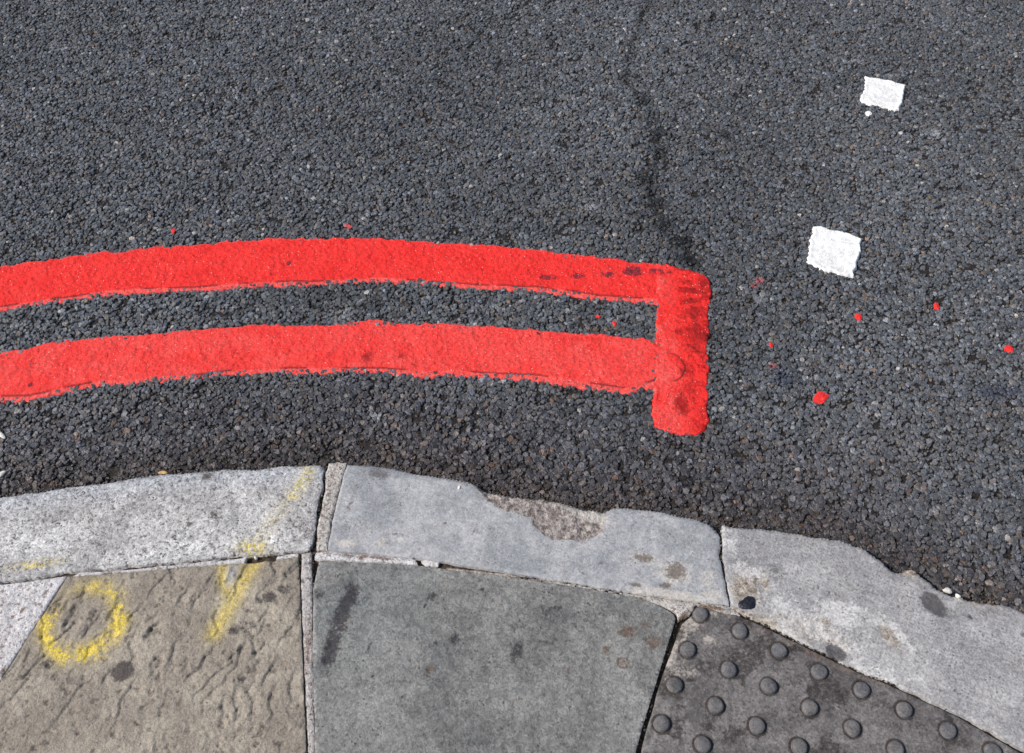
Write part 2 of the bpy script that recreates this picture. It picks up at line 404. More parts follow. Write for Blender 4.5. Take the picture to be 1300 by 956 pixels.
def mat_blister_dome():
    k = N('polished_dark_concrete')
    n1 = k.noise(.003, 3, .75); n2 = k.noise(.02, 4, .7, off=4)
    oi = k.n('ShaderNodeObjectInfo'); base = k.mix(k.ss(n2, .2, .8), (.085, .082, .082), (.155, .15, .146)); base = k.mix(k.math('MULTIPLY', oi.outputs['Random'], .5), base, (.10, .105, .125))
    base = k.mix(k.math('MULTIPLY', k.brk(n2, .004, 1.6), .3), base, (.21, .185, .165))
    base = k.mix(k.math('MULTIPLY', k.ss(n1, .45, .32), .4), base, (.07, .065, .065))
    k.bump(n1, .0012, .6); k.rough(.65)
    return k.col(k.grain(base, 0.35, 0.0024))

def mat_mortar(name, a1, a2, sp):
    k = N(name); c, r, g, b, a = k.attr()
    n1 = k.noise(.004, 3, .75); n2 = k.noise(.05, 4, .6, off=4); n3 = k.noise(.007, 4, .8, off=8)
    base = k.mix(k.ss(n2, .35, .65), a1, a2)
    base = k.mix(k.math('MULTIPLY', k.ss(n1, .55, .75), .5), base, (.78, .75, .72))
    base = k.mix(k.math('MULTIPLY', k.ss(n3, .41, .33), .8), base, sp)
    base = k.mix(k.math('MULTIPLY', k.brk(r, .006, 1.3, 31.), .85), base, (.17, .10, .06))
    base = k.mix(k.math('MULTIPLY', g, .85), base, (.05, .042, .035))
    k.bump(k.math('ADD', n3, k.math('MULTIPLY', n1, .5)), .003, .9)
    return k.col(k.grain(base, 0.4, 0.0026))

def mat_simple(name, c1, c2, size, rough=.8, bump=.001, spec=.3):
    k = N(name); n = k.noise(size, 4, .65); k.bump(n, bump, .8); k.rough(rough); k.b.inputs['Specular IOR Level'].default_value = spec
    return k.col(k.mix(k.ss(n, .35, .65), c1, c2))

M_CH = mat_chips(); M_BI = mat_binder(); M_RO = mat_road_outer(); M_RED = mat_red(); M_WH = mat_white()
M_GR = mat_granite(); M_BL = mat_blue_kerb(); M_CO = mat_concrete_kerb(); M_BU = mat_buff(); M_GF = mat_grey_flag()
M_TA = mat_blister(); M_DO = mat_blister_dome()
M_MO = mat_mortar('pale_mortar', (.56, .52, .47), (.47, .43, .385), (.17, .12, .10))
M_MP = mat_mortar('white_mortar', (.70, .67, .66), (.62, .59, .575), (.22, .15, .13))
M_MS = mat_mortar('speckled_mortar', (.50, .46, .43), (.44, .40, .37), (.10, .065, .06))
M_BED = mat_simple('dirty_bedding', (.03, .024, .018), (.09, .065, .045), .008, .95, .004)
M_PAVE = mat_simple('pavement_beyond', (.22, .215, .20), (.30, .295, .28), .06, .9, .001)
M_TAR = mat_simple('black_gum', (.009, .009, .014), (.02, .02, .028), .006, .38, .0015, .5)
M_WCH = mat_simple('white_chip', (.75, .72, .66), (.55, .52, .46), .006, .7, .001)
M_OCH = mat_simple('ochre_leaf', (.62, .42, .16), (.48, .30, .10), .008, .7, .001)
M_GRIT = mat_simple('dark_grit', (.05, .045, .045), (.12, .10, .09), .006, .8, .002)

# ------------------------------------------------------------------ traced lines (photograph pixels)
K1_TOP = [(-420, 790), (-300, 724), (-180, 679), (-80, 648), (0, 629), (44, 624), (85, 616), (129, 611), (183, 603), (237, 598), (288, 594), (321, 595), (355, 590), (406, 588), (411, 592)]
K2_TOP = [(441, 588), (465, 590), (498, 593), (525, 600), (549, 603), (573, 607), (600, 612), (617, 622), (651, 629), (685, 632), (712, 636), (739, 644), (756, 647), (769, 649), (779, 643), (800, 644), (838, 648), (865, 655), (885, 658), (900, 664), (911, 674)]
K3_TOP = [(918, 665), (927, 668), (965, 671), (1000, 675), (1031, 680), (1069, 687), (1100, 697), (1111, 706), (1127, 718), (1138, 726), (1158, 724), (1175, 733), (1188, 746), (1208, 755), (1235, 762), (1250, 764), (1281, 768), (1300, 776), (1370, 812), (1450, 860), (1560, 935), (1700, 1050)]
FRONT = at(K1_TOP+K2_TOP+K3_TOP, KZ)
FRONT_D = resample(FRONT, .003, False)

RED_UP_TOP = [(-430, 440), (-250, 385), (-100, 352), (0, 337), (20, 336), (37, 331), (68, 329), (88, 324), (112, 321), (139, 318), (149, 321), (176, 314), (216, 312), (260, 310), (288, 305), (315, 306), (338, 302), (372, 302), (440, 301), (468, 302), (535, 306), (603, 310), (650, 313), (704, 319), (755, 325), (800, 331), (840, 335)]
RED_UP_BOT = [(840, 388), (813, 385), (789, 383), (760, 381), (738, 378), (688, 371), (637, 368), (589, 366), (535, 361), (485, 359), (434, 361), (399, 363), (338, 365), (271, 369), (203, 372), (135, 376), (85, 383), (27, 390), (0, 395), (-100, 413), (-250, 450), (-430, 508)]
RED_LO_TOP = [(-430, 565), (-250, 505), (-100, 467), (0, 448), (17, 444), (34, 441), (61, 434), (135, 427), (203, 422), (254, 417), (304, 415), (325, 411), (355, 412), (400, 413), (441, 410), (471, 405), (508, 410), (569, 411), (637, 415), (704, 420), (765, 425), (836, 430)]
RED_LO_BOT = [(836, 490), (820, 495), (796, 501), (759, 496), (704, 488), (671, 483), (616, 481), (569, 479), (528, 479), (488, 474), (434, 473), (399, 475), (331, 476), (288, 477), (254, 481), (200, 485), (135, 491), (101, 497), (68, 503), (32, 510), (0, 512), (-100, 532), (-250, 572), (-430, 635)]
RED_BAR = [(832, 334), (848, 336), (877, 343), (896, 349), (903, 357), (904, 370), (902, 388), (900, 402), (901, 423), (898, 446), (901, 467), (898, 487), (900, 505), (898, 523), (900, 534), (896, 547), (886, 553), (862, 553), (845, 549), (830, 541), (825, 528), (829, 511), (829, 493), (832, 470), (832, 432), (833, 388)]
WHITE_NEAR = [(1031, 288), (1045, 289), (1060, 292), (1081, 297), (1094, 303), (1092, 321), (1088, 338), (1084, 352), (1066, 349), (1045, 344), (1023, 335), (1026, 312)]
WHITE_FAR = [(1098, 97), (1124, 102), (1149, 109), (1146, 126), (1143, 142), (1118, 137), (1092, 129), (1096, 112)]
PAINT = [at(RED_UP_TOP+RED_UP_BOT), at(RED_LO_TOP+RED_LO_BOT), at(RED_BAR), at(WHITE_NEAR), at(WHITE_FAR)]

# ------------------------------------------------------------------ road
def build_road():
    Vs, Fl, St, Mi, At = [], [], [], [], []
    nv = 0; nl = 0
    X0, X1, Y0, Y1 = -1.75, 1.75, .22, 2.75
    # chippings: packed, compacted stones standing in the binder
    def layer(pitch, rlo, rhi, ztop, zs, keep, tone_mul, NS, seed):
        r = np.random.default_rng(seed)
        nx = int((X1-X0)/pitch); ny = int((Y1-Y0)/(pitch*.866))
        gx, gy = np.meshgrid(np.arange(nx), np.arange(ny)); gx = gx.ravel().astype(float); gy = gy.ravel()
        x = X0+(gx+.5*(gy % 2))*pitch; y = Y0+gy*pitch*.866
        n = len(x); x = x+r.uniform(-.42, .42, n)*pitch; y = y+r.uniform(-.42, .42, n)*pitch
        # visible wedge with a margin for a step to the side
        half = (.62+y*.52)+.28
        k = (np.abs(x) < half) & (r.random(n) < keep) & ((fbm(x, y, .016, 91, 2) > .30) | (r.random(n) < .35))
        x = x[k]; y = y[k]
        yk = np.interp(x, FRONT[:, 0], FRONT[:, 1])
        k = y > yk-.006; x = x[k]; y = y[k]
        for P in PAINT:
            i = inside(x, y, P)
            if i.any():
                d = np.full(len(x), 9.); d[i], _ = mindist(x[i], y[i], resample(P, .004)); k = ~(i & (d > .011)); x = x[k]; y = y[k]
        n = len(x)
        dk, _ = mindist(x, y, FRONT_D[::3])
        coarse = sm(.30, .05, dk)                                  # stones stand prouder in the gutter
        rad = r.uniform(rlo, rhi, n)*(1+.16*coarse)
        asp = r.uniform(.62, 1., n); rot = r.uniform(0, math.pi, n)
        ang = (np.arange(NS)[None]+r.uniform(-.33, .33, (n, NS)))*2*math.pi/NS
        rr = rad[:, None]*r.uniform(.78, 1.16, (n, NS))
        lx = np.cos(ang)*rr; ly = np.sin(ang)*rr*asp[:, None]
        c, s = np.cos(rot)[:, None], np.sin(rot)[:, None]
        lx, ly = lx*c-ly*s, lx*s+ly*c
        tx = r.normal(0, .11, n)[:, None]*(1+.6*coarse[:, None]); ty = r.normal(0, .11, n)[:, None]*(1+.4*coarse[:, None])
        wave = (fbm(x, y, .05, 5, 2)-.5)*.0030
        zt = ztop+wave+r.normal(0, zs, n)*(1+.5*coarse)
        ox = r.uniform(-.12, .12, (n, 1))*rad[:, None]
        sc = r.uniform(.55, .8, (n, 1))
        def ring(f, dz, jit):
            X = x[:, None]+lx*f+ox*(1-f); Y = y[:, None]+ly*f
            Z = zt[:, None]+dz*rad[:, None]+tx*lx*f+ty*ly*f+r.normal(0, 1, (n, NS))*jit*rad[:, None]
            return np.stack([X, Y, Z], 2)
        R = np.stack([ring(sc, 0, .05), ring(.97, -.30, .08), ring(1.0, -1.0, .0)], 1)      # n,3,NS,3
        V = R.reshape(-1, 3)
        base = (np.arange(n)*3*NS)[:, None]
        i = np.arange(NS); j = (i+1) % NS
        top = base+i[None]
        q1 = np.stack([NS+i, NS+j, j, i], 1); q2 = np.stack([2*NS+i, 2*NS+j, NS+j, NS+i], 1)
        qq = np.concatenate([q1, q2]).ravel()
        per = np.concatenate([top, base+qq[None]], 1)                                    # loops per stone
        st = np.concatenate([[0], NS+4*np.arange(2*NS)])
        starts = (np.arange(n)[:, None]*per.shape[1]+st[None]).ravel()
        # stone colours
        tone = .095*np.exp(r.normal(0, .34, n))*tone_mul
        w = r.random(n); colr = np.ones((n, 3))*np.array([.94, 1.0, 1.11])
        colr[w < .30] = (1.0, 1.0, 1.03); colr[w < .14] = (1.12, 1.0, .88); colr[w < .018] = (1.40, .98, .72)
        pale = r.random(n) < .008; tone[pale] = r.uniform(.22, .42, pale.sum()); colr[pale] = (1.05, 1.0, .93)
        C = colr*tone[:, None]
        big = fbm(x, y, .35, 31, 3); C *= (.72+.50*big)[:, None]
        # grimy strip along the kerb, browner
        g = sm(.30, .06, dk+(fbm(x, y, .12, 77, 3)-.5)*.14)*sm(1.2, .30, x)
        g2 = sm(.10, .02, dk+(fbm(x, y, .05, 78, 3)-.5)*.05)
        C *= (1-.30*g)[:, None]; C = C*(1-g[:, None]*np.array([-.06, .04, .05]))
        C *= (1-.35*g2)[:, None]; C = C*(1-g2[:, None]*np.array([-.10, .03, .12]))
        # oily drip trail and drips; spots right of the crossbar paint in its shadow
        dark = np.zeros(n)
        for (pu, pv, ra, am) in [(822, 4, 16, .5), (800, 60, 14, .35), (794, 98, 16, .6), (815, 128, 15, .75), (828, 150, 13, .6), (837, 172, 18, .75), (838, 192, 16, .65), (820, 228, 20, .75), (832, 258, 17, .75),
                                 (843, 286, 20, .75), (866, 306, 20, .85), (877, 330, 20, .9), (930, 72, 7, .8), (922, 171, 13, .6), (60, 172, 9, .6), (205, 452, 8, .4), (876, 608, 10, 1.0), (803, 578, 7, .9), (1238, 617, 9, .8), (1145, 8, 7, .6),
                                 (905, 425, 10, .6), (908, 480, 12, .4), (480, 385, 9, .5), (450, 500, 12, .4), (660, 560, 12, .3), (700, 55, 10, .3)]:
            dark = np.maximum(dark, min(1.2, am*1.35)*blob(x, y, pu, pv, ra*.80, ra*.7, z=0))
        seam = mindist(x, y, resample(at([(822, -30), (820, 6), (808, 40), (797, 70), (796, 100), (812, 124), (828, 150), (838, 180), (832, 205), (820, 228), (830, 256), (845, 286), (862, 306), (880, 332)]), .004, False))[0]
        dark = np.maximum(dark, 1.0*np.exp(-(seam/.009)**2)*(.45+.75*fb(x, y, .03, 47, 3)))
        C *= (1-.90*np.clip(dark*sm(.12, .5, fb(x, y, .014, 41, 3)+.35*dark), 0, 1))[:, None]
        for (pu, pv, ra, rb) in [(995, 478, 16, 12), (1268, 497, 34, 10), (1238, 617, 7, 9)]:                        # bluish smooth dark patches
            q = blob(x, y, pu, pv, ra, rb, z=0, power=3)*.8; C = C*(1-q[:, None])+q[:, None]*np.array([.028, .036, .062])
        for (pu, pv, ra, am) in [(698, 253, 10, .5), (751, 260, 9, .45), (68, 58, 8, .35), (66, 112, 6, .45), (1190, 170, 9, .5), (1098, 560, 9, .3), (1051, 410, 9, .5), (968, 376, 9, .5), (962, 60, 7, .4), (478, 528, 8, .7), (433, 398, 16, .4),
                                 (901, 648, 8, .5), (1255, 620, 14, .3), (430, 255, 10, .25), (940, 124, 6, .4)]:   # dried pale splats
            q = am*blob(x, y, pu, pv, ra, ra*.7, z=0)*(fbm(x, y, .012, 61, 2) > .42); C = C*(1-q[:, None])+q[:, None]*np.array([.34, .34, .34])
        # dusty flatter area at the right
        q = blob(x, y, 1180, 560, 230, 110, z=0)*.30*fbm(x, y, .06, 63, 3)*1.4; C = C*(1-q[:, None])+q[:, None]*np.array([.12, .112, .11])
        for (pu, pv, ra, am) in [(442, 287, 4, .9), (964, 356, 5, .6), (980, 464, 4, .6), (958, 363, 4, .4), (745, 240, 3, .0)]:     # thin red specks soaked in
            q = am*blob(x, y, pu, pv, ra, ra*.8, z=0, power=4); C = C*(1-q[:, None])+q[:, None]*np.array([.6, .06, .05])
        A = np.ones((n, 3*NS, 4)); A[:, :, :3] = C[:, None, :]
        return V, per.ravel(), starts, A.reshape(-1, 4)
    for args in [(.0079, .0036, .0073, .0, .00055, .97, 1.0, 7, 11), (.0066, .0020, .0036, -.0012, .0006, .9, .9, 5, 12)]:
        V, fl, st, A = layer(*args)
        Vs.append(V); Fl.append(fl+nv); St.append(st+nl); At.append(A); Mi.append(np.zeros(len(st))); nv += len(V); nl += len(fl)
    # binder sheet under the stones (relief in its own grid)
    gx = np.arange(X0, X1+.001, .02); gy = np.arange(Y0, Y1+.001, .02)
    GX, GY = np.meshgrid(gx, gy); n0 = GX.size
    V = np.stack([GX.ravel(), GY.ravel(), np.full(n0, -.0036)], 1)
    jy, jx = np.meshgrid(np.arange(len(gy)-1), np.arange(len(gx)-1), indexing='ij'); v = (jy*len(gx)+jx).ravel()
    q = np.stack([v, v+1, v+len(gx)+1, v+len(gx)], 1).ravel()
    Vs.append(V); Fl.append(q+nv); St.append(nl+np.arange(len(q)//4)*4); At.append(np.ones((n0, 4))); Mi.append(np.ones(len(q)//4)); nv += n0; nl += len(q)
    # the rest of the road, out to the horizon
    B = 150.; xa, xb, ya, yb = gx[0], gx[-1], gy[0], gy[-1]
    def rect(a, b, c, d):
        nonlocal nv, nl
        Vs.append(np.array([(a, c, -.0025), (b, c, -.0025), (b, d, -.0025), (a, d, -.0025)])); Fl.append(np.arange(4)+nv); St.append(np.array([nl])); At.append(np.ones((4, 4))); Mi.append(np.array([2.])); nv += 4; nl += 4
    rect(-B, B, yb, B); rect(-B, xa, -8, yb); rect(xb, B, -8, yb); rect(xa, xb, -8, ya)
    # beyond the visible wedge, but inside the binder sheet, the plain surface again
    for sgn in (-1, 1):
        pts = [(y_, (.62+y_*.52)+.27) for y_ in (ya, yb)]
        a = [(sgn*pts[0][1], ya), (sgn*pts[1][1], yb), (sgn*xb, yb), (sgn*xb, ya)]
        if pts[1][1] < xb or True:
            x0_ = min(pts[0][1], xb); yc = min(yb, (xb-.27-.62)/.52)
            tri = [(sgn*x0_, ya), (sgn*xb, ya), (sgn*xb, yc)]
            if sgn < 0: tri = tri[::-1]
            Vs.append(np.array([(p[0], p[1], -.0022) for p in tri])); Fl.append(np.arange(3)+nv); St.append(np.array([nl])); At.append(np.ones((3, 4))); Mi.append(np.array([2.])); nv += 3; nl += 3
    o = link_mesh('road', np.concatenate(Vs), np.concatenate(Fl), np.concatenate(St), [M_CH, M_BI, M_RO], {'m': np.concatenate(At)}, None, False, np.concatenate(Mi))
    tag(o, kind='structure')
build_road()

# ------------------------------------------------------------------ painted markings
def paint_z(top, edge, seed, lip=None, lipdrop=.0011):
    def f(x, y, d):
        base = top+(fbm(x, y, .011, seed, 3)-.5)*.0022+(fbm(x, y, .05, seed+3, 2)-.5)*.0014
        e = sm(0, edge, d+(fbm(x, y, .007, seed+9, 2)-.5)*.002)
        z = -.0030+(base+.0030)*e
        if lip is not None: z = z-lipdrop*lip(x, y)
        return z
    return f

def lip_of(bot, width, seed):
    """the thinner first coat that shows along the kerb side of a line"""
    P = resample(at(bot), .003, False)
    def f(x, y):
        d, _ = mindist(x, y, P); wv = width*(.75+.8*fbm(x, y, .08, seed, 3))
        return sm(wv+.0012, wv-.0012, d)
    def crack(x, y):
        d, _ = mindist(x, y, P); wv = width*(.75+.8*fbm(x, y, .08, seed, 3))
        return np.exp(-((d-wv)/.0017)**2)*sm(.40, .46, fbm(x, y, .07, seed+5, 3))
    return f, crack

red = bpy.data.objects.new('double_red_line', None); COL.objects.link(red); red.location = (0, 1.1, 0)
tag(red, 'bright red double no-stopping line curving along the kerb and closed by a crossbar', 'road marking')
def mk_line(top, bot, marks, seed, lw, dirt, pinkish):
    lf, cf = lip_of(bot, lw, seed)
    def mask(x, y, d):
        pink = np.maximum(lf(x, y)*.9, sm(.008, .002, d)*.6)
        pink = np.maximum(pink, pinkish*(.35+.65*fb(x, y, .035, seed+31, 5)))
        g = np.zeros(len(x))
        for (u, v, ru, rv, am) in marks: g = np.maximum(g, am*1.1*blob(x, y, u, v, ru, rv, -.05, z=.002, power=4)*(.6+.4*np.sin(x*900)**2)*(.5+fb(x, y, .006, 5, 2)))
        b = np.zeros(len(x))
        for (u, v, ru, rv, am) in dirt: b = np.maximum(b, am*blob(x, y, u, v, ru, rv, z=.002))
        b = np.maximum(b, .22*sm(.75, 1, fb(x, y, .03, seed+33, 5)))
        return masks(pink, g, b, cf(x, y)*.9)
    zf = paint_z(.0014, .0030, seed, lf)
    def z2(x, y, d): return zf(x, y, d)-.0012*cf(x, y)
    def z3(x, y, d): return z2(x, y, d)
    o = plate('stripe', at(top+bot), .0021, z3, -.0042, M_RED, mask, rag=.0060, rag_size=.013, parent=red, seed=seed)
    return o
s1 = mk_line(RED_UP_TOP, RED_UP_BOT, [(695, 352, 13, 4, .75), (733, 350, 10, 3.5, .75), (764, 348, 8, 3, .6), (775, 349, 8, 4, .8), (804, 344, 14, 6.5, 1.0), (830, 344, 7, 4, .8), (845, 345, 6, 3, .5), (658, 354, 8, 3, .3), (366, 334, 3, 3, 1.0)], 101, .011,
             [(345, 348, 5, 3, .6), (510, 342, 8, 5, .3), (440, 350, 8, 5, .3)], .10)
s2 = mk_line(RED_LO_TOP, RED_LO_BOT, [(38, 488, 3, 3, .9), (38, 465, 2, 14, .4)], 131, .012, [(466, 453, 9, 8, .95), (510, 452, 6, 4, .8), (262, 455, 6, 8, .5), (525, 462, 5, 4, .6), (745, 430, 45, 3, .3)], .6)
s2['label'] = 'paler scuffed red stripe nearer the kerb'

def bar_mask(x, y, d):
    right = sm(855, 892, 0*x+650+(x/at([[650, 440]])[0][1])*0) if False else None
    c = at([[866, 440]])[0]
    xr = (x-at([[845, 440]])[0][0])/(at([[900, 440]])[0][0]-at([[845, 440]])[0][0])
    b = sm(.1, .8, xr)*sm(.30, .9, fb(x*.5, y*1.2, .016, 7, 5))*1.0
    for (u, v, ru, rv, am) in [(866, 512, 8, 14, 1.0), (870, 470, 10, 8, .8), (862, 421, 8, 4, .7), (885, 398, 14, 8, .8), (884, 425, 12, 20, .7), (872, 493, 14, 10, .6), (890, 362, 12, 10, .5), (893, 528, 8, 14, .5)]:
        b = np.maximum(b, am*1.3*blob(x, y, u, v, ru*1.2, rv*1.2, z=.002)*(.6+.6*fb(x, y, .015, 8, 4)))
    pink = np.maximum(sm(.55, .0, xr)*fb(x, y, .02, 9, 5)*.8, blob(x, y, 842, 478, 22, 22, z=.002)*.8)
    pink = np.maximum(pink, blob(x, y, 850, 530, 22, 18, z=.002)*.7)
    ring = at([[848, 466]], .002)[0]; dd = np.hypot(x-ring[0], (y-ring[1])*.95)
    a = np.exp(-((dd-.031)/.0014)**2)*sm(-.2, .5, (x-ring[0])/.03)*.9
    g = np.zeros(len(x))
    for (u, v, ru, rv, am) in [(836, 345, 9, 5, .8), (848, 346, 6, 2.5, .6), (853, 343, 8, 2, .3)]: g = np.maximum(g, am*blob(x, y, u, v, ru, rv, z=.002, power=4)*fbm(x, y, .01, 4, 2)*1.4)
    return masks(pink, g, b, np.maximum(a, .85*b*sm(.55, .9, fb(x, y, .012, 18, 4))*sm(.3, .8, xr)))
def bar_z(x, y, d):
    z = paint_z(.0019, .0030, 171)(x, y, d); ring = at([[848, 466]], .002)[0]; dd = np.hypot(x-ring[0], y-ring[1])
    return z+.0011*sm(.033, .029, dd)
bar = plate('crossbar', at(RED_BAR), .0020, bar_z, -.0042, M_RED, bar_mask, rag=.0050, rag_size=.012, parent=red, seed=171)
bar['label'] = 'darker mottled end bar with scraped rubber marks'
for o in (s1, s2, bar): o.matrix_parent_inverse = red.matrix_basis.inverted()

def white_block(name, outl, crack, seed, label):
    Pc = resample(at(crack), .002, False)
    def mask(x, y, d):
        c = mindist(x, y, Pc)[0]
        return masks(np.maximum(.45*sm(.5, .9, fb(x, y, .02, seed, 4)), .8*np.exp(-(c/.0018)**2)*(fbm(x, y, .02, seed+2, 2) > .40)), 0*x, 0*x)
    def zf(x, y, d):
        z = paint_z(.0028, .0035, seed)(x, y, d); c = mindist(x, y, Pc)[0]
        return z-.0016*np.exp(-(c/.0016)**2)*(fbm(x, y, .02, seed+2, 2) > .40)+.0012*sm(.012, .003, d)*sm(0, .003, d)
    o = plate(name, at(outl), .0018, zf, -.0042, M_WH, mask, rag=.0055, rag_size=.016, seed=seed, soft=0)
    return tag(o, label, 'road marking', 'white square paint blocks on the asphalt')
white_block('white_marking', WHITE_NEAR, [(1030, 303), (1050, 303), (1068, 308), (1090, 311)], 201, 'larger white painted square with ragged rim, nearer the red crossbar')
white_block('white_marking', WHITE_FAR, [(1098, 124), (1120, 131), (1142, 136)], 211, 'smaller white painted square at the top right, farther from the kerb')

def splash(pu, pv, ru, rv, rot, label, mat=M_RED, seed=0, h=.0010, name='paint_splash', cat='paint splash', group='red paint drips on the asphalt', z=0.):
    r = np.random.default_rng(seed); c = at([[pu, pv]], z)[0]; k = (at([[pu+1, pv]], z)[0]-c)[0]; ky = abs((at([[pu, pv+1]], z)[0]-c)[1])
    n = 16; t = np.arange(n)*2*math.pi/n; q = r.uniform(.72, 1.2, n)
    a = np.cos(t)*ru*q; b = np.sin(t)*rv*q; ca, sa = math.cos(rot), math.sin(rot)
    P = np.stack([c[0]+(a*ca-b*sa)*k, c[1]-(a*sa+b*ca)*ky], 1)[::-1]
    def zf(x, y, d): return z+.0012+h*sm(0, .004, d)+(fbm(x, y, .005, seed, 2)-.5)*.0012
    o = plate(name, P, .0008, zf, z-.003, mat, lambda x, y, d: masks(.3*fbm(x, y, .006, seed, 2), 0*x, .3*fbm(x, y, .01, seed+2, 2)), seed=seed, soft=1)
    return tag(o, label, cat, group)
for i, a in enumerate([(1042, 505, 11, 6.5, -.35, 'largest red paint drip, ragged, alone below the white squares'),
                       (1089.5, 402.5, 5.5, 4, 0, 'round red paint drip directly below the larger white square'),
                       (1189, 389, 3.2, 5, .2, 'slim upright red paint drip right of the larger white square'),
                       (1280.5, 443, 6, 4.5, .2, 'red paint drip near the right edge of the photo'),
                       (978.6, 438, 3, 3.4, 0, 'small red paint drip just right of the crossbar'),
                       (759, 402, 3.2, 2.2, 0, 'tiny red drip between the two stripes, the one farther from the crossbar'),
                       (780, 411, 3.4, 3.4, 0, 'tiny red drip between the two stripes, the one nearer the crossbar'),
                       (220, 293, 2.6, 2.6, 0, 'tiny red drip above the upper stripe on the left side')]):
    splash(*a, seed=300+i)
tag(splash(1102, 144, 4, 3, 0, 'tiny white paint drip below the farther white square', M_WH, 330), None, None); bpy.context.scene.collection.objects[-1]['group'] = 'stray white paint drips'

# ------------------------------------------------------------------ kerb
K1 = K1_TOP+[(410, 610), (406, 630), (402, 650), (400, 672), (394, 698), (352, 703), (305, 705), (254, 710), (203, 715), (162, 719), (118, 722), (81, 726), (44, 733), (0, 739), (-80, 762), (-180, 800), (-280, 850)]
K2 = K2_TOP+[(914, 682), (914, 706), (919, 731), (923, 753), (926, 768), (877, 762), (820, 755), (769, 747), (718, 738), (667, 730), (617, 721), (563, 713), (529, 708), (481, 704), (416, 698), (424, 651), (434, 611)]
K3 = K3_TOP+[(1480, 1060), (1340, 972), (1220, 908), (1133, 866), (1108, 857), (1077, 844), (1050, 830), (1015, 813), (981, 796), (954, 783), (929, 771), (926, 753), (922, 731), (917, 706), (917, 682)]

def kerb_z(seed, rnose, relief):
    def f(x, y, d):
        df, _ = mindist(x, y, FRONT_D[::2]); df = np.maximum(df, 0)
        t = np.clip(1-df/rnose, 0, 1); z = KZ-rnose*.8*(1-np.sqrt(np.clip(1-t*t, 0, 1)))
        z = np.maximum(z, 0.004)
        z = z-.0012*(1-sm(0, .003, d))
        return z+(fbm(x, y, .03, seed, 4)-.5)*relief+(fbm(x, y, .15, seed+1, 2)-.5)*.0015
    return f

def k1_mask(x, y, d):
    yl = np.maximum(stroke(x, y, [(392, 596), (380, 618), (372, 630)], .012)*.6, stroke(x, y, [(372, 630), (350, 655), (322, 694)], .014)*.22)
    yl = np.maximum(yl, blob(x, y, 322, 695, 17, 9)*1.0); yl = np.maximum(yl, blob(x, y, 45, 716, 28, 5, -.15)*.75)
    g = np.zeros(len(x))
    for (u, v, ru, rv, ro, am) in [(263, 605, 8, 5, 0, .85), (272, 655, 9, 4, .6, .7), (240, 665, 5, 4, 0, .7), (395, 610, 12, 8, 1, .4), (125, 690, 14, 10, 0, .3), (200, 650, 20, 8, 0, .25), (390, 675, 14, 14, 0, .4), (60, 655, 20, 8, 0, .2), (300, 700, 20, 4, -.1, .4), (75, 650, 12, 5, 0, .35), (140, 630, 10, 4, 0, .3), (310, 620, 14, 6, 0, .2)]:
        g = np.maximum(g, am*blob(x, y, u, v, ru, rv, ro))
    b = np.maximum(blob(x, y, 235, 695, 50, 18)*.95, blob(x, y, 190, 705, 60, 8)*.9); b = np.maximum(b, blob(x, y, 350, 685, 16, 12)*.9)
    b = np.maximum(b, blob(x, y, 40, 690, 70, 22)*.7); b = np.maximum(b, .25*fbm(x, y, .06, 3, 3))
    df, _ = mindist(x, y, FRONT_D[::2]); a = sm(.05, .01, df)
    return masks(yl, g, b, a)
k1 = plate('kerb_stone', at(K1, KZ), .0022, kerb_z(401, .014, .0022), -.08, M_GR, k1_mask, rag=.0034, rag_size=.016, seed=401)
tag(k1, 'pale speckled granite kerb stone at the left with yellow spray marks', 'kerb stone', 'kerb stones edging the pavement')

CHIP = at([(596, 606), (604, 618), (617, 637), (640, 648), (655, 652), (671, 658), (677, 668), (688, 678), (705, 687), (725, 687), (745, 688), (760, 680), (768, 673), (770, 646), (740, 636), (700, 625), (640, 615)], KZ)
CHIP_D = resample(CHIP, .003)
def chip_in(x, y, w=.004):
    i = inside(x, y, CHIP+0); d, _ = mindist(x, y, CHIP_D); d = np.where(i, d, -d)+(fbm(x, y, .014, 5, 3)-.5)*.006
    return sm(-w*.3, w, d)
def k2_z(x, y, d):
    z = kerb_z(421, .010, .0008)(x, y, d); c = chip_in(x, y, .008)
    z = z-c*(.0030+(fbm(x, y, .012, 6, 4)-.45)*.0060)
    for (u, v, ru, rv) in [(818, 708, 12, 5), (858, 728, 14, 11), (810, 742, 12, 3), (846, 740, 9, 4)]: z = z-.0016*blob(x, y, u, v, ru, rv, .3)*fbm(x, y, .01, 12, 3)*2
    return z
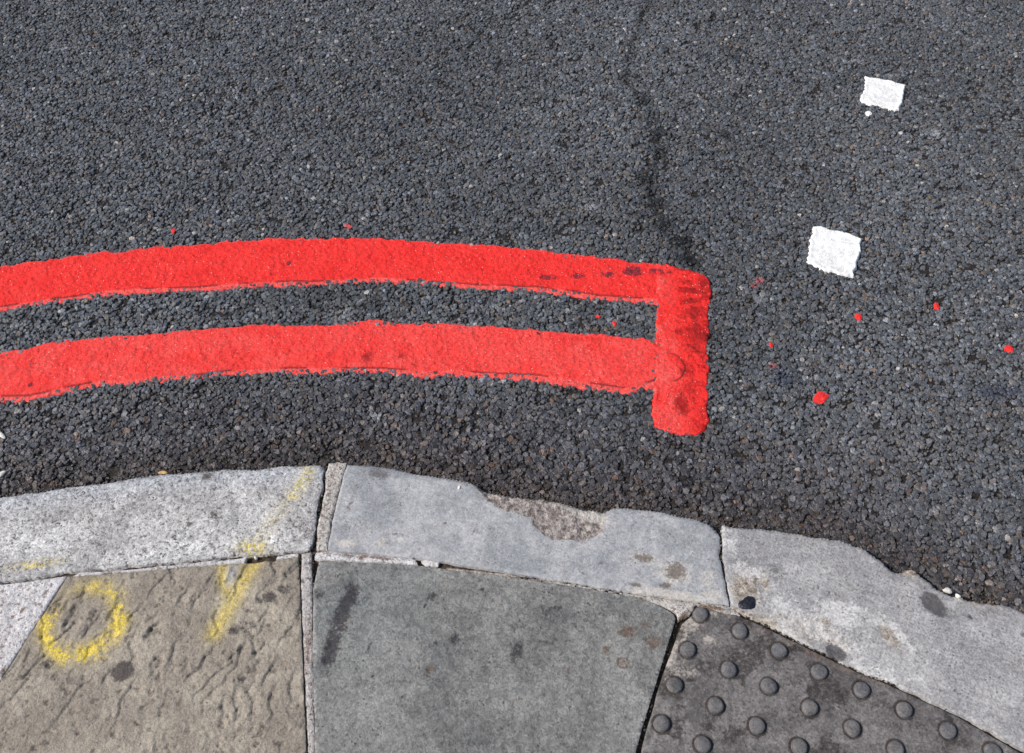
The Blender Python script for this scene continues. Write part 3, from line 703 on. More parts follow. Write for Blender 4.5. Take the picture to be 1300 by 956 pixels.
def k2_mask(x, y, d):
    r = chip_in(x, y)
    g = np.zeros(len(x))
    for (u, v, ru, rv, ro, am) in [(480, 601, 16, 7, .1, .75), (603, 673, 6, 5, 0, .5), (623, 671, 6, 6, 0, .35), (565, 664, 2.2, 2, 0, 1.), (763, 715, 5, 4, 0, .5), (700, 657, 3, 4, 0, .6), (882, 690, 8, 14, 0, .2), (620, 710, 30, 10, 0, .15), (830, 660, 20, 6, .2, .25), (915, 700, 10, 5, 0, .4), (900, 670, 14, 6, .3, .3), (690, 700, 18, 8, 0, .2)]:
        g = np.maximum(g, am*blob(x, y, u, v, ru, rv, ro))
    b = np.zeros(len(x))
    for (u, v, ru, rv, ro, am) in [(440, 690, 14, 6, 0, .9), (484, 689, 6, 6, 0, .8), (508, 684, 4, 3, 0, .9), (583, 619, 3, 4, 0, .9), (855, 728, 24, 16, .2, .75), (815, 708, 22, 8, .3, .6), (850, 755, 60, 7, .15, .9), (905, 757, 16, 12, 0, .7), (745, 652, 30, 9, .35, .95), (722, 642, 18, 6, .3, .9), (900, 735, 12, 20, 0, .5), (425, 640, 4, 14, .2, .5)]:
        b = np.maximum(b, am*blob(x, y, u, v, ru, rv, ro))
    a = np.zeros(len(x))
    for (u, v, ru, rv, ro, am) in [(818, 708, 14, 5, .1, .9), (858, 725, 13, 12, .1, .9), (846, 743, 8, 4, 0, .9), (808, 742, 8, 3, 0, .9), (445, 640, 4, 40, .2, .35), (500, 678, 14, 2, .05, .5)]:
        a = np.maximum(a, am*blob(x, y, u, v, ru, rv, ro))
    return masks(r, g, b, a)
k2 = plate('kerb_stone', at(K2, KZ), .0020, k2_z, -.08, M_BL, k2_mask, rag=.0022, rag_size=.02, seed=421)
tag(k2, 'smooth blue-grey kerb stone in the middle with a chipped brown hollow in its front edge', 'kerb stone', 'kerb stones edging the pavement')

def k3_z(x, y, d):
    z = kerb_z(441, .009, .0012)(x, y, d)
    z = z-.005*blob(x, y, 1215, 772, 42, 12, .15, power=4)-.003*blob(x, y, 1150, 726, 18, 8, .3)*fbm(x, y, .01, 3, 3)*2
    z = z-.0018*blob(x, y, 1128, 803, 12, 22, -.5, power=3)-.004*blob(x, y, 1064, 828, 16, 11, .5, power=3)-.002*blob(x, y, 1035, 800, 40, 14, .4)*fbm(x, y, .012, 13, 3)*2
    return z
def k3_mask(x, y, d):
    r = np.zeros(len(x)); g = r.copy(); b = r.copy()
    for (u, v, ru, rv, ro, am) in [(948, 750, 18, 26, 0, .95), (970, 738, 8, 18, 0, .6), (1035, 800, 42, 12, .42, .95), (1000, 795, 40, 10, .42, .8), (1128, 805, 10, 20, -.5, .75), (1152, 724, 20, 7, .3, .9), (1045, 790, 14, 14, 0, .7), (1020, 676, 16, 4, .1, .6), (1190, 745, 20, 4, .5, .6), (1240, 764, 40, 4, .2, .6), (960, 786, 40, 5, .45, .8)]:
        r = np.maximum(r, am*blob(x, y, u, v, ru, rv, ro))
    for (u, v, ru, rv, ro, am) in [(1186, 767, 19, 13, .85, .95), (1062, 828, 14, 10, .5, 1.0), (985, 726, 18, 16, .3, .45), (1233, 783, 3, 4, 0, .8), (1299, 806, 5, 5, 0, .6), (1153, 786, 4, 3, 0, .35), (1215, 775, 30, 8, .1, .35), (945, 712, 20, 14, 0, .3), (1255, 776, 22, 8, 0, .4)]:
        g = np.maximum(g, am*blob(x, y, u, v, ru, rv, ro, power=(5 if am > .9 else 2)))
    for (u, v, ru, rv, ro, am) in [(940, 720, 9, 8, 0, .9), (955, 727, 30, 7, .1, .7), (1060, 778, 36, 18, .3, .8), (1040, 800, 60, 14, .5, .8), (1085, 774, 14, 5, 0, .8), (1002, 797, 18, 12, .5, .95), (1140, 803, 5, 24, -.5, .9), (1118, 789, 16, 4, .2, .7), (1208, 832, 10, 10, 0, .5), (1105, 850, 35, 9, .4, .7), (927, 690, 12, 22, 0, .5), (1115, 700, 50, 7, .35, .35), (1160, 860, 20, 10, 0, .4), (990, 770, 30, 20, .3, .6)]:
        b = np.maximum(b, am*blob(x, y, u, v, ru, rv, ro))
    a = np.maximum(sm(1090, 1200, 650+0*x+(x/1.35)*900)*0+sm(.25, .5, fbm(x, y, .12, 9, 2))*.6, blob(x, y, 1240, 830, 110, 50)); a = np.maximum(a, blob(x, y, 1060, 710, 90, 25)*.9)
    return masks(r, g, b, a)
k3 = plate('kerb_stone', at(K3, KZ), .0022, k3_z, -.08, M_CO, k3_mask, rag=.0036, rag_size=.018, seed=441)
tag(k3, 'grey concrete kerb stone at the right with a dimpled face and a dark oval stain', 'kerb stone', 'kerb stones edging the pavement')

# ------------------------------------------------------------------ paving
FZ = KZ-.0005
FLAG1 = [(86, 732), (135, 729), (189, 725), (237, 720), (304, 716), (359, 711), (379, 707), (381, 760), (385, 866), (389, 960), (393, 1080), (-140, 1080), (-90, 1005), (0, 866), (40, 803)]
FLAG2 = [(397, 711), (430, 712), (481, 715), (529, 717), (569, 723), (617, 728), (678, 737), (718, 743), (769, 751), (820, 761), (850, 775), (858, 783), (857, 790), (850, 812), (833, 866), (808, 950), (775, 1080), (402, 1080), (400, 960), (398, 866)]
TACT = [(884, 770), (903, 773), (918, 779), (935, 780), (954, 788), (981, 801), (1015, 817), (1050, 835), (1077, 848), (1108, 861), (1133, 871), (1220, 912), (1330, 975), (1420, 1040), (1460, 1080), (785, 1080), (815, 950), (838, 868), (852, 828), (866, 792), (878, 782)]
WEDGE = [(-330, 880), (-180, 806), (-80, 769), (0, 742), (44, 737), (84, 731), (40, 800), (-2, 866), (-92, 1005), (-142, 1080), (-500, 1080), (-420, 960)]

LEDGES = [[(227.3, 761.6), (230.1, 755.0), (234.8, 751.2)], [(244.3, 768.2), (246.1, 761.6), (251.8, 756.9)], [(269.7, 782.3), (272.5, 791.7), (275.3, 801.1)], [(334.7, 787.9), (331.8, 797.3), (328.1, 804.9), (318.6, 809.6), (321.5, 821.8), (322.4, 833.1), (328.1, 837.8)], [(329.9, 786.0), (332.8, 780.4), (336.0, 777.6)], [(237.7, 857.6), (249.0, 851.0), (255.6, 844.4), (256.5, 835.0), (265.9, 829.4)], [(262.1, 866.1), (269.7, 856.7), (281.0, 850.1), (294.2, 840.7)], [(333.7, 865.1), (337.5, 855.7), (345.0, 846.3)], [(292.3, 835.0), (297.0, 828.4), (301.7, 827.5)], [(353.5, 815.2), (356.3, 810.5), (362.0, 808.6)], [(362.3, 803.9), (365.7, 799.2), (370.4, 795.5)], [(214.1, 838.8), (217.9, 829.4), (218.8, 819.9)], [(343.1, 710.7), (343.1, 718.2), (348.8, 727.7)], [(363.8, 727.7), (369.5, 720.1), (377.0, 714.5)], [(378.0, 776.6), (379.3, 785.1)], [(264.0, 737.1), (265.9, 732.4), (269.7, 731.4)], [(297.9, 752.1), (298.9, 740.8), (305.5, 726.7), (311.1, 719.2)], [(277.2, 733.3), (281.0, 739.9), (286.6, 737.1)], [(297.9, 876.4), (294.2, 889.6), (299.8, 900.9)], [(247.1, 880.2), (256.5, 874.6), (262.1, 867.0)], [(343.1, 880.2), (339.4, 893.4), (345.0, 906.6)], [(313.0, 878.3), (320.5, 889.6), (316.8, 904.7)], [(279.1, 895.3), (282.9, 906.6)], [(369.5, 859.5), (365.7, 874.6), (369.5, 889.6)], [(92.3, 772.9), (95.1, 765.7), (101.7, 765.0)], [(81.9, 769.1), (84.7, 762.5), (94.2, 759.7), (102.6, 755.0)], [(139.4, 780.4), (143.1, 772.9), (148.8, 764.4)], [(146.9, 763.4), (146.9, 757.8), (152.9, 755.9)], [(65.0, 816.2), (75.3, 808.6), (82.9, 801.1), (88.5, 795.5)], [(109.2, 833.1), (110.2, 823.7), (116.8, 818.1), (122.4, 816.2)], [(64.0, 771.0), (68.7, 764.4), (75.3, 760.6)], [(82.9, 789.8), (90.4, 780.4)], [(120.5, 807.7), (131.8, 803.0), (139.4, 801.1)], [(105.5, 806.8), (114.9, 791.7), (122.4, 784.2)], [(160.1, 811.5), (162.3, 806.8), (168.5, 807.1)], [(162.0, 818.1), (165.7, 829.4), (168.5, 834.1)], [(165.7, 781.3), (167.6, 776.6), (173.6, 774.7)], [(30.1, 857.6), (39.5, 846.3), (50.8, 836.9), (56.5, 829.4)], [(7.5, 855.7), (15.1, 846.3), (20.7, 838.8)], [(32.0, 836.9), (35.8, 827.5)], [(131.8, 863.3), (130.9, 858.5), (136.0, 855.3)], [(189.3, 801.1), (191.1, 795.5), (196.8, 793.6)], [(188.3, 786.0), (195.9, 782.3)], [(192.1, 748.4), (199.6, 739.9), (207.2, 734.3)], [(162.9, 801.1), (166.7, 795.5), (173.3, 795.5)], [(18.8, 878.3), (28.2, 870.8), (33.9, 861.4)], [(94.2, 878.3), (101.7, 868.9), (113.0, 865.1)], [(160.1, 878.3), (165.7, 870.8)], [(3.8, 893.4), (15.1, 885.9)], [(79.1, 900.9), (88.5, 889.6)], [(194.0, 852.0), (190.2, 844.4), (194.0, 838.8)]]
LEDGE_P = np.vstack([resample(smooth_line(at(c, FZ), False, 2), .0008, False) for c in LEDGES])
def ledges(x, y):
    """riven ledges read off the stone: the face drops on their right side"""
    jx = x+(fbm(x, y, .006, 15, 2)-.5)*.003; jy = y+(fbm(x, y, .006, 16, 2)-.5)*.003
    d, k = mindist(jx, jy, LEDGE_P); side = (jx-LEDGE_P[k, 0])*.93-(jy-LEDGE_P[k, 1])*.35
    drop = sm(-.0010, .0012, side)*np.exp(-d/.010)
    return drop, np.exp(-((d-.0006)/.0016)**2)*sm(-.0016, .0006, side)

def f1_height(x, y):
    """conchoidal riven plates: each rises gently and breaks off abruptly"""
    wx = x+(fbm(x, y, .035, 3, 4)-.5)*.050; wy = y+(fbm(x, y, .035, 4, 4)-.5)*.050
    cs = .030; gx = np.floor(wx/cs); gy = np.floor(wy/cs); best = np.full(len(x), 9.); bx = x*0; by = x*0; br = x*0
    for i in (-1, 0, 1):
        for j in (-1, 0, 1):
            cx = (gx+i+_h(gx+i, gy+j, 5))*cs; cy = (gy+j+_h(gx+i, gy+j, 6))*cs
            d = np.hypot(wx-cx, wy-cy); k = d < best; best = np.where(k, d, best); bx = np.where(k, cx, bx); by = np.where(k, cy, by); br = np.where(k, _h(gx+i, gy+j, 7), br)
    u = (wx-bx)*.92-(wy-by)*.40
    amp = sm(.25, .7, fb(x, y, .09, 33, 3))
    h = (u*.046+(br-.5)*.0009)*(.25+amp)*(.4+.9*fb(x, y, .05, 45, 3))
    return h, sm(-.006, -.018, u)*(.2+.8*amp)*fb(x, y, .012, 44, 3)
def pits(x, y, size, seed, thr):
    n = fbm(x, y, size, seed, 2); return sm(thr, thr-.06, n)
def f1_z(x, y, d):
    h, _ = f1_height(x, y)
    lg, _ = ledges(x, y)
    return FZ+h*.9-.0030*lg+.0008-.0018*pits(x, y, .012, 51, .25)-.0014*pits(x, y, .022, 53, .28)+(fbm(x, y, .01, 55, 3)-.5)*.0010-.0010*(1-sm(0, .003, d))
def f1_mask(x, y, d):
    c = at([[106, 788]], KZ)[0]; e = at([[154, 788]], KZ)[0][0]-c[0]
    dx = (x-c[0])/e; dy = -(y-c[1])/(e*1.03); rr = np.hypot(dx, dy); th = np.degrees(np.arctan2(dy, dx)) % 360     # 0 right, 90 towards the viewer
    w = .20+.05*fbm(x, y, .03, 5, 2)
    ring = np.exp(-((rr-.93+.10*(fbm(x, y, .06, 6, 2)-.5))/w)**2)
    amt = np.interp(th, [0, 60, 110, 150, 185, 205, 235, 262, 300, 330, 360], [1, 1, 1, .85, .8, .35, .12, .45, .6, .75, 1])
    yl = ring*amt*1.1*(.25+.75*sm(.1, .55, fb(x, y, .016, 68, 4)))
    s2_ = stroke(x, y, [(324, 712), (308, 738), (292, 768), (272, 803)], .014)*.5
    s3_ = stroke(x, y, [(283, 716), (282, 738), (290, 756)], .009)*.45
    yl = np.maximum(yl, np.maximum(s2_, s3_))
    g = np.zeros(len(x))
    for (u, v, ru, rv, ro, am) in [(156, 852, 14, 13, 0, 1.0), (342, 758, 11, 8, 0, .75), (360, 747, 12, 7, -.3, .6), (328, 762, 10, 6, 0, .45), (298, 800, 9, 8, 0, .7), (315, 796, 14, 11, -.6, .45), (70, 772, 5, 10, .5, .6), (60, 842, 16, 9, 0, .5), (67, 840, 6, 5, 0, .5), (307, 862, 6, 4, 0, .8), (235, 808, 22, 10, 0, .25), (30, 858, 30, 8, -.4, .3)]:
        g = np.maximum(g, am*blob(x, y, u, v, ru, rv, ro, power=(4 if am > .9 else 2)))
    b = blob(x, y, 292, 732, 9, 14, .3, power=4)*.9
    _, ledge = f1_height(x, y)
    lg, lc = ledges(x, y)
    a = np.maximum(pits(x, y, .012, 51, .27)*.4, np.maximum(ledge*.35, lc*.55*fb(x, y, .012, 88, 3)*1.3))
    return masks(yl, g, b, a)
o = plate('paving_slab', at(FLAG1, FZ), .0019, f1_z, -.04, M_BU, f1_mask, rag=.0009, rag_size=.03, seed=501)
tag(o, 'riven buff stone slab with a yellow sprayed ring, left of the grey slab', 'paving slab', 'stone slabs of the pavement')

def f2_z(x, y, d):
    h = stroke(x, y, [(446, 748), (438, 770), (424, 800), (416, 835)], .014)
    return FZ+(fbm(x, y, .06, 61, 3)-.5)*.0020+(fbm(x, y, .014, 62, 3)-.5)*.0009-h*fbm(x, y, .012, 63, 3)*.0030-.0010*(1-sm(0, .003, d))
def f2_mask(x, y, d):
    g = stroke(x, y, [(446, 748), (440, 765)], .013)*.8; g = np.maximum(g, stroke(x, y, [(440, 765), (428, 795), (416, 836)], .012)*.9)
    for (u, v, ru, rv, ro, am) in [(548, 757, 10, 7, -.3, .55), (577, 811, 9, 8, 0, .6), (656, 828, 10, 20, .2, .6), (655, 795, 14, 10, -.3, .4), (612, 748, 3, 2, 0, 1.), (553, 815, 3, 3, 0, .7), (539, 770, 2, 4, .5, .8), (405, 754, 12, 6, .2, .5), (700, 775, 30, 14, 0, .4), (760, 780, 24, 16, 0, .3), (473, 858, 2, 2, 0, 1.), (468, 822, 2, 8, .4, .6), (640, 840, 30, 16, 0, .25), (415, 850, 5, 10, 0, .4), (690, 812, 7, 10, 0, .4), (540, 850, 8, 6, 0, .4)]:
        g = np.maximum(g, am*blob(x, y, u, v, ru, rv, ro))
    r = np.zeros(len(x))
    for (u, v, ru, rv, ro, am) in [(796, 802, 13, 7, 0, .8), (790, 841, 7, 7, 0, .5), (545, 850, 7, 9, .8, .6), (440, 790, 6, 14, .3, .5), (818, 795, 8, 12, 0, .5), (830, 815, 12, 9, 0, .7), (723, 850, 4, 6, 0, .5), (770, 826, 5, 10, 0, .6)]:
        r = np.maximum(r, am*blob(x, y, u, v, ru, rv, ro))
    c = at([[791, 841]], FZ)[0]; dd = np.hypot(x-c[0], y-c[1]); r = np.maximum(r, np.exp(-((dd-.008)/.0016)**2)*.9)
    b = np.maximum(stroke(x, y, [(430, 790), (428, 800)], .005)*.5, .3*sm(.008, .0, d))
    a = sm(.35, .65, fbm(x, y, .2, 66, 2))*blob(x, y, 450, 760, 160, 90)
    return masks(r, g, b, a)
o = plate('paving_slab', at(FLAG2, FZ), .0024, f2_z, -.04, M_GF, f2_mask, rag=.0009, rag_size=.03, seed=511, soft=1)
tag(o, 'large smooth grey stone slab with a long black scuff, between buff slab and blister slab', 'paving slab', 'stone slabs of the pavement')

# blister slab: domes on a square grid fitted to the eight that show
TP = at(TACT, FZ)
obs = [((0, 0), (890, 779)), ((1, 0), (940, 800)), ((2, 0), (990, 825)), ((3, 0), (1041, 852)), ((0, 1), (874, 824)), ((1, 1), (926, 849)), ((2, 1), (977, 870)), ((0, 2), (857, 869))]
A_ = []; B_ = []
for (i, j), p in obs:
    q = at([p], FZ+.004)[0]; A_ += [[1, 0, i, j*1.0, 0, 0], [0, 1, 0, 0, i, j]]; B_ += [q[0], q[1]]
sol = np.linalg.lstsq(np.array(A_), np.array(B_), rcond=None)[0]
o0 = sol[:2]; e1 = np.array([sol[2], sol[4]]); e2 = np.array([sol[3], sol[5]])
print('blister pitch', np.hypot(*e1), np.hypot(*e2))
domes = [at([p], FZ+.004)[0] for _, p in obs]; have = {ij for ij, _ in obs}
TPd = resample(TP, .004)
for i in range(-6, 12):
    for j in range(-6, 12):
        c = o0+i*e1+j*e2
        if (i, j) in have: continue
        if inside(np.array([c[0]]), np.array([c[1]]), TP)[0] and mindist(np.array([c[0]]), np.array([c[1]]), TPd)[0][0] > .014: domes.append(c)
DC = np.array(domes)
tact = bpy.data.objects.new('blister_slab', None); COL.objects.link(tact); tact.location = (*TP.mean(0), 0)
tag(tact, 'dark worn tactile slab with raised round studs, wedged behind the concrete kerb', 'tactile slab')
def t_z(x, y, d): return FZ-.001+(fbm(x, y, .04, 71, 3)-.5)*.0024+(fbm(x, y, .012, 72, 3)-.5)*.0012-.0010*(1-sm(0, .003, d))
def t_mask(x, y, d):
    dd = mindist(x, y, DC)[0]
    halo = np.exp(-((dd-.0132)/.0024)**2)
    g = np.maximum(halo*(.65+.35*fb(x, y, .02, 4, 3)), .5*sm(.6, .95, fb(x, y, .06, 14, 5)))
    for (u, v, ru, rv, ro, am) in [(925, 795, 5, 12, .4, .4), (985, 845, 10, 8, 0, .35), (1010, 860, 30, 10, 0, .3), (900, 835, 6, 14, -.3, .4), (875, 862, 10, 5, 0, .6), (968, 838, 3, 3, 0, .7)]: g = np.maximum(g, am*blob(x, y, u, v, ru, rv, ro))
    r = np.zeros(len(x))
    for (u, v, ru, rv, ro, am) in [(873, 790, 16, 14, -.6, .95), (865, 806, 8, 26, .4, .9), (850, 845, 7, 26, .35, .8), (900, 812, 12, 8, 0, .6), (865, 850, 20, 12, 0, .5), (905, 778, 20, 5, .2, .5)]: r = np.maximum(r, am*blob(x, y, u, v, ru, rv, ro))
    b = np.maximum(.5*halo*sm(.4, .6, fbm(x, y, .03, 8, 2)), blob(x, y, 1045, 835, 90, 6, .42)*.6)
    return masks(r, g, b)
t = plate('slab_base', TP, .0022, t_z, -.04, M_TA, t_mask, rag=.0011, rag_size=.02, seed=521, parent=tact); t.matrix_parent_inverse = tact.matrix_basis.inverted()
def dome_mesh(seed):
    r = np.random.default_rng(seed); n = 36; prof = [(0, .0062), (.004, .0062), (.0082, .0059), (.0102, .0051), (.0113, .0038), (.0119, .0015), (.0123, -.003)]
    V = [(0, 0, prof[0][1])]; F_ = []
    t_ = np.arange(n)*2*math.pi/n; wob = 1+.03*np.sin(2*t_+seed)+.02*np.sin(3*t_+2*seed)
    for (rr, z) in prof[1:]:
        for k in range(n): V.append((rr*wob[k]*math.cos(t_[k]), rr*wob[k]*math.sin(t_[k]), z+r.normal(0, .00012)))
    for k in range(n): F_.append((0, 1+k, 1+(k+1) % n))
    for s in range(len(prof)-2):
        for k in range(n): a = 1+s*n; F_.append((a+k, a+n+k, a+n+(k+1) % n, a+(k+1) % n))
    me = bpy.data.meshes.new('blister'); me.from_pydata(V, [], F_); me.materials.append(M_DO); me.polygons.foreach_set('use_smooth', [True]*len(F_)); return me
DM = [dome_mesh(s) for s in range(6)]
for i, c in enumerate(domes):
    d_ = bpy.data.objects.new('blister', DM[i % 6]); COL.objects.link(d_); d_.parent = tact; d_.matrix_parent_inverse = tact.matrix_basis.inverted()
    d_.location = (c[0], c[1], FZ-.0012+(0 if i else -.0012)); d_.rotation_euler.z = i*1.3

# mortar
def mort(name, outl, mat, label, z=KZ-.0015, rel=.003, rust=None, dark=None, seed=600, rag=.0022, res=.0019):
    def zf(x, y, d): return z+(fbm(x, y, .018, seed, 4)-.5)*rel-.0015*(1-sm(0, .003, d))
    def mask(x, y, d):
        r = np.zeros(len(x)); g = r.copy()
        for (u, v, ru, rv, ro, am) in (rust or []): r = np.maximum(r, am*blob(x, y, u, v, ru, rv, ro))
        for q in (dark or []): g = np.maximum(g, stroke(x, y, q[0], q[1])*q[2]*(fbm(x, y, .01, 3, 2) > .3))
        return masks(r, g)
    o = plate(name, at(outl, z), res, zf, -.04, mat, mask, rag=rag*1.7, rag_size=.014, seed=seed)
    return tag(o, label, 'mortar', 'mortar fillings of the pavement joints')
mort('mortar_infill', WEDGE, M_MP, 'white pitted mortar wedge in the bottom left corner', z=KZ+.0003, rel=.0024, rust=[(10, 855, 14, 8, 0, .8), (28, 775, 3, 3, 0, 1.), (16, 783, 3, 3, 0, .8), (20, 735, 60, 4, -.1, .8)], seed=601, rag=.0006, res=.0024)
mort('mortar_joint', [(417, 588), (440, 587), (433, 611), (423, 651), (415, 697), (402, 698), (403, 676), (406, 655), (412, 628), (414, 600)], M_MO, 'wide pale mortar joint between the granite and the blue-grey kerb stones', z=KZ-.0006,
     rust=[(409, 605, 3, 6, 0, 1.), (407, 648, 3, 6, 0, .7)], dark=[([(404, 651), (412, 655), (419, 662), (421, 672)], .0016, .9), ([(402, 677), (416, 677)], .0010, .5)], seed=611, rag=.0012)
mort('mortar_joint', [(383, 703), (395, 701), (396, 720), (397, 800), (398, 866), (400, 960), (402, 1080), (395, 1080), (391, 960), (387, 866), (384, 800), (382, 730)], M_MS, 'long dark-speckled mortar joint between the buff and the grey slab', rust=[(391, 820, 4, 50, 0, .5)], seed=621, rag=.0008)
mort('mortar_joint', [(100, 726), (130, 725), (165, 723), (205, 718), (256, 713), (300, 709), (312, 708), (310, 715), (237, 719), (189, 724), (135, 728), (92, 731)], M_MP, 'thin white mortar joint between the granite kerb and the buff slab', z=KZ-.001, dark=[([(130, 728), (150, 727)], .004, .8)], seed=631, rag=.0012)
mort('mortar_joint', [(352, 706), (376, 702), (379, 703), (378, 706), (358, 709.5), (350, 710)], M_MP, 'short white mortar fragment at the corner of the buff slab', z=KZ-.001, seed=636, rag=.0010)
mort('mortar_joint', [(401, 701), (416, 700), (481, 705.5), (527, 709.5), (530, 716), (481, 713.5), (430, 711), (399, 709.5)], M_MP, 'bright mortar joint at the left end of the blue-grey kerb', z=KZ-.001, rust=[(460, 706, 60, 2.5, .07, .6), (458, 708, 3, 3, 0, 1.)], seed=641, rag=.0008)
mort('mortar_joint', [(535, 712), (548, 711), (558, 714), (556, 719), (542, 717.5)], M_MP, 'loose crumb of white mortar beside the end of the bright joint', z=KZ-.003, seed=643, rag=.0016)
mort('mortar_joint', [(566, 720), (590, 722.5), (620, 725), (660, 732), (695, 737), (740, 743.5), (770, 748.5), (768, 750.5), (718, 742.5), (678, 736.5), (617, 727.5), (570, 723)], M_MO, 'thin crumbling mortar line along the top of the grey slab', z=KZ-.003, rel=.005, rust=[(600, 722, 40, 3, .1, .7), (670, 733, 40, 3, .1, .6)], seed=645, rag=.0014)
mort('mortar_joint', [(772, 750), (820, 756.5), (877, 764), (924, 770), (936, 776), (942, 782), (930, 780), (914, 777), (898, 771), (884, 768), (876, 780), (861, 788), (859, 780), (850, 773), (820, 760)], M_MO, 'broken sandy mortar above the blister slab at the corner of the grey slab', z=KZ-.0008, rel=.004,
     rust=[(905, 771, 20, 3, .2, .8), (868, 785, 6, 8, .4, .9), (825, 760, 30, 3, .1, .4)], dark=[([(862, 785), (872, 779), (876, 771), (890, 769)], .0013, .8)], seed=651, rag=.0014)

# dirty bedding seen down in the open joints, and the pavement beyond
ext = FRONT.copy()
poly = np.vstack([[(-60, -30), (-8., -1.5), (-1.8, .2)], ext[0:1]+[[0, -.012]], ext[1:-1]-[[0, .012]], ext[-1:]+[[0, -.012]], [(1.9, -.4), (8, -6), (30, -30)]])
def fan(name, P, z, mat):
    me = bpy.data.meshes.new(name); me.from_pydata([(p[0], p[1], z) for p in P], [], [tuple(range(len(P)))][::-1]); me.materials.append(mat)
    o = bpy.data.objects.new(name, me); COL.objects.link(o); return o
b_ = fan('pavement', poly, KZ-.010, M_BED); tag(b_, kind='structure')
p_ = fan('pavement', [(-30, -30), (-8, -2.2), (-1.05, .266), (.92, .266), (7, -6), (20, -30)], KZ-.002, M_PAVE); tag(p_, kind='structure')

# ------------------------------------------------------------------ small loose things
def lump(name, pu, pv, ru, rv, rot, h, mat, label, cat, z, seed, group=None, sub=3):
    """an irregular low pebble or blob: a jittered, flattened sphere of rings"""
    r = np.random.default_rng(seed); c = at([[pu, pv]], z)[0]; k = (at([[pu+1, pv]], z)[0]-c)[0]
    n = 14; rings = 6; V = []; t_ = np.arange(n)*2*math.pi/n
    wob = 1+.14*np.sin(2*t_+seed)+.10*np.sin(3*t_+seed*1.7)+r.uniform(-.07, .07, n)
    ca, sa = math.cos(rot), math.sin(rot)
    for s in range(1, rings+1):
        ph = s/rings*math.pi*.62; q = math.sin(ph)/1.0; zz = math.cos(ph)
        for i in range(n):
            a = math.cos(t_[i])*ru*k*q*wob[i]; b = math.sin(t_[i])*rv*k*q*wob[i]
            V.append((a*ca-b*sa, -(a*sa+b*ca), zz*h*(1+r.uniform(-.12, .12))))
    V.append((0, 0, h*1.0)); F_ = [(len(V)-1, (i+1) % n, i) for i in range(n)]
    for s in range(rings-1):
        for i in range(n): F_.append((s*n+i, s*n+(i+1) % n, (s+1)*n+(i+1) % n, (s+1)*n+i))
    me = bpy.data.meshes.new(name); me.from_pydata(V, [], F_); me.materials.append(mat); me.polygons.foreach_set('use_smooth', [True]*len(F_))
    o = bpy.data.objects.new(name, me); COL.objects.link(o); o.location = (c[0], c[1], z); return tag(o, label, cat, group)
lump('chewing_gum', 949, 766, 12, 9, -.1, .003, M_TAR, 'flattened black lump stuck beside the joint of the concrete kerb', 'chewing gum', KZ, 3)
lump('stone_chip', 1203, 750, 6, 3.4, .5, .004, M_WCH, 'longer white chip on the front edge of the concrete kerb', 'stone chip', KZ-.003, 4, 'white chips on the kerb edge')
lump('stone_chip', 1216, 757, 4, 2.4, .4, .004, M_WCH, 'smaller white chip on the concrete kerb edge, right of the longer one', 'stone chip', KZ-.003, 5, 'white chips on the kerb edge')
lump('stone_chip', 325, 708.5, 2.4, 2.2, 0, .004, M_WCH, 'round white grain in the open joint above the buff slab', 'stone chip', KZ-.006, 6)
lump('dry_leaf', 207, 600, 5.5, 3, -.1, .0022, M_OCH, 'small ochre leaf flake on the asphalt against the granite kerb', 'leaf', .003, 7)
lump('paper_scrap', 1, 552, 8, 3.5, .6, .0022, M_WCH, 'white scrap on the asphalt at the left photo edge', 'scrap', .002, 8)
lump('stone_chip', 1, 602, 6, 4, -.5, .003, M_WCH, 'pale chip on the asphalt beside the kerb at the left photo edge', 'stone chip', .002, 9)
lump('stone_chip', 583, 619, 2, 2.6, 0, .002, M_WCH, 'tiny white chip on the blue-grey kerb left of the hollow', 'stone chip', KZ, 10)

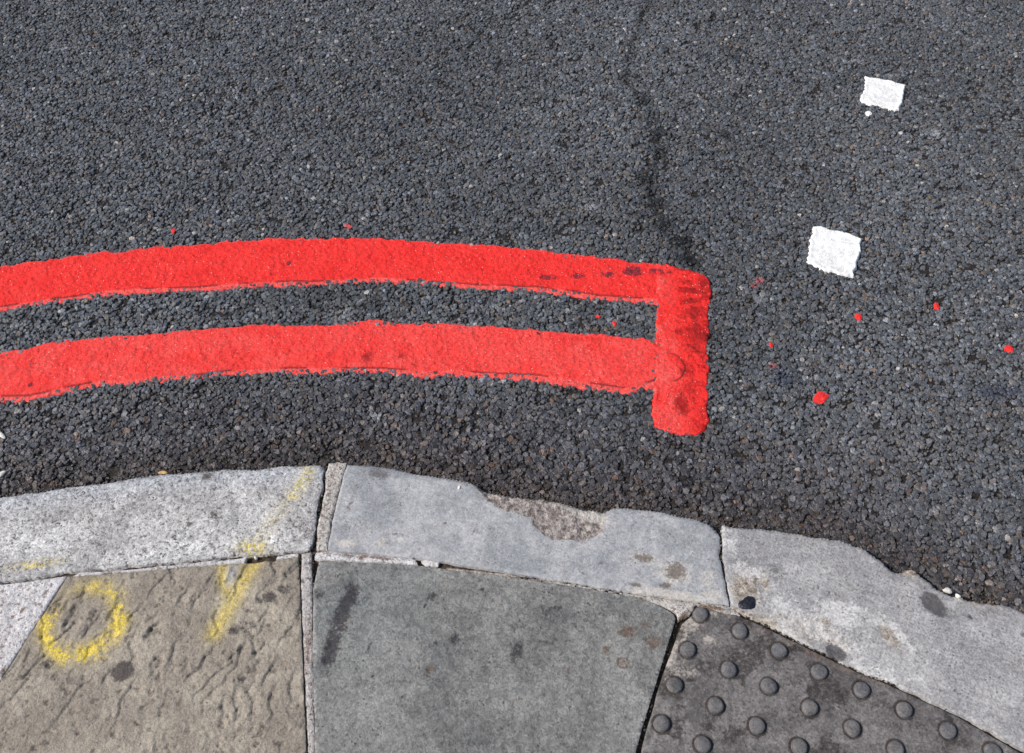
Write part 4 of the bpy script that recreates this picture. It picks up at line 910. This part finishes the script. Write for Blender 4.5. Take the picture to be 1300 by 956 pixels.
# crumbs and grit lying in the open joints and along the foot of the kerb
def grit():
    r = np.random.default_rng(77); lines = [(K1[15:24], 4, 0), (K2[21:31], 4, 0), ([(858, 783), (850, 812), (833, 866), (808, 950)], 4, 0), ([(381, 707), (386, 866), (390, 960)], 2, 0), ([(397, 711), (398, 866), (400, 960)], 1.5, 0),
             ([(877, 780), (884, 770), (903, 772), (929, 774), (954, 785), (1015, 815), (1077, 846), (1133, 868)], 2.5, 0), ([(413, 594), (404, 648), (401, 698)], 2.5, 0), ([(915, 670), (915, 706), (925, 768)], 2, 0)]
    V, F_, A = [], [], []
    def put(x, y, z, rad, c):
        n = 6; a = np.arange(n)*math.pi/3+r.uniform(-.4, .4, n); q = rad*r.uniform(.7, 1.2, n); b = len(V); tz = z+rad*.6
        for k in range(n): V.append((x+math.cos(a[k])*q[k], y+math.sin(a[k])*q[k], z-rad*.5))
        for k in range(n): V.append((x+math.cos(a[k])*q[k]*.6, y+math.sin(a[k])*q[k]*.6, tz+r.uniform(-.25, .25)*rad))
        F_.append(tuple(b+n+k for k in range(n)))
        for k in range(n): F_.append((b+k, b+(k+1) % n, b+n+(k+1) % n, b+n+k))
        A.extend([c]*(2*n))
    for pts, w_, _ in lines:
        P = resample(at(pts, KZ-.004), .0022, False)
        for p in P:
            for _k in range(2):
                if r.random() < .55: continue
                c = [(.05, .038, .028, 1), (.10, .075, .055, 1), (.03, .028, .026, 1), (.30, .26, .22, 1)][r.choice(4, p=[.4, .25, .25, .10])]
                put(p[0]+r.normal(0, w_*.0007), p[1]+r.normal(0, w_*.0007), KZ-.006+r.uniform(-.002, .0028), r.uniform(.0008, .0022), c)
    for p in resample(FRONT, .003, False):                      # brown silt and crumbs against the kerb foot
        if r.random() < .75: put(p[0]+r.normal(0, .004), p[1]+.004+abs(r.normal(0, .006)), r.uniform(.0, .003), r.uniform(.001, .0026), [(.08, .058, .04, 1), (.045, .036, .03, 1), (.16, .12, .08, 1)][r.choice(3, p=[.5, .35, .15])])
    n = [len(f) for f in F_]; st = np.concatenate([[0], np.cumsum(n)[:-1]])
    o = link_mesh('joint_grit', np.array(V), np.concatenate([np.array(f) for f in F_]), st, M_CH, {'m': np.array(A)}, None, False)
    tag(o, 'brown grit and crumbs gathered in the paving joints and against the kerb', 'grit', None, 'stuff')
grit()
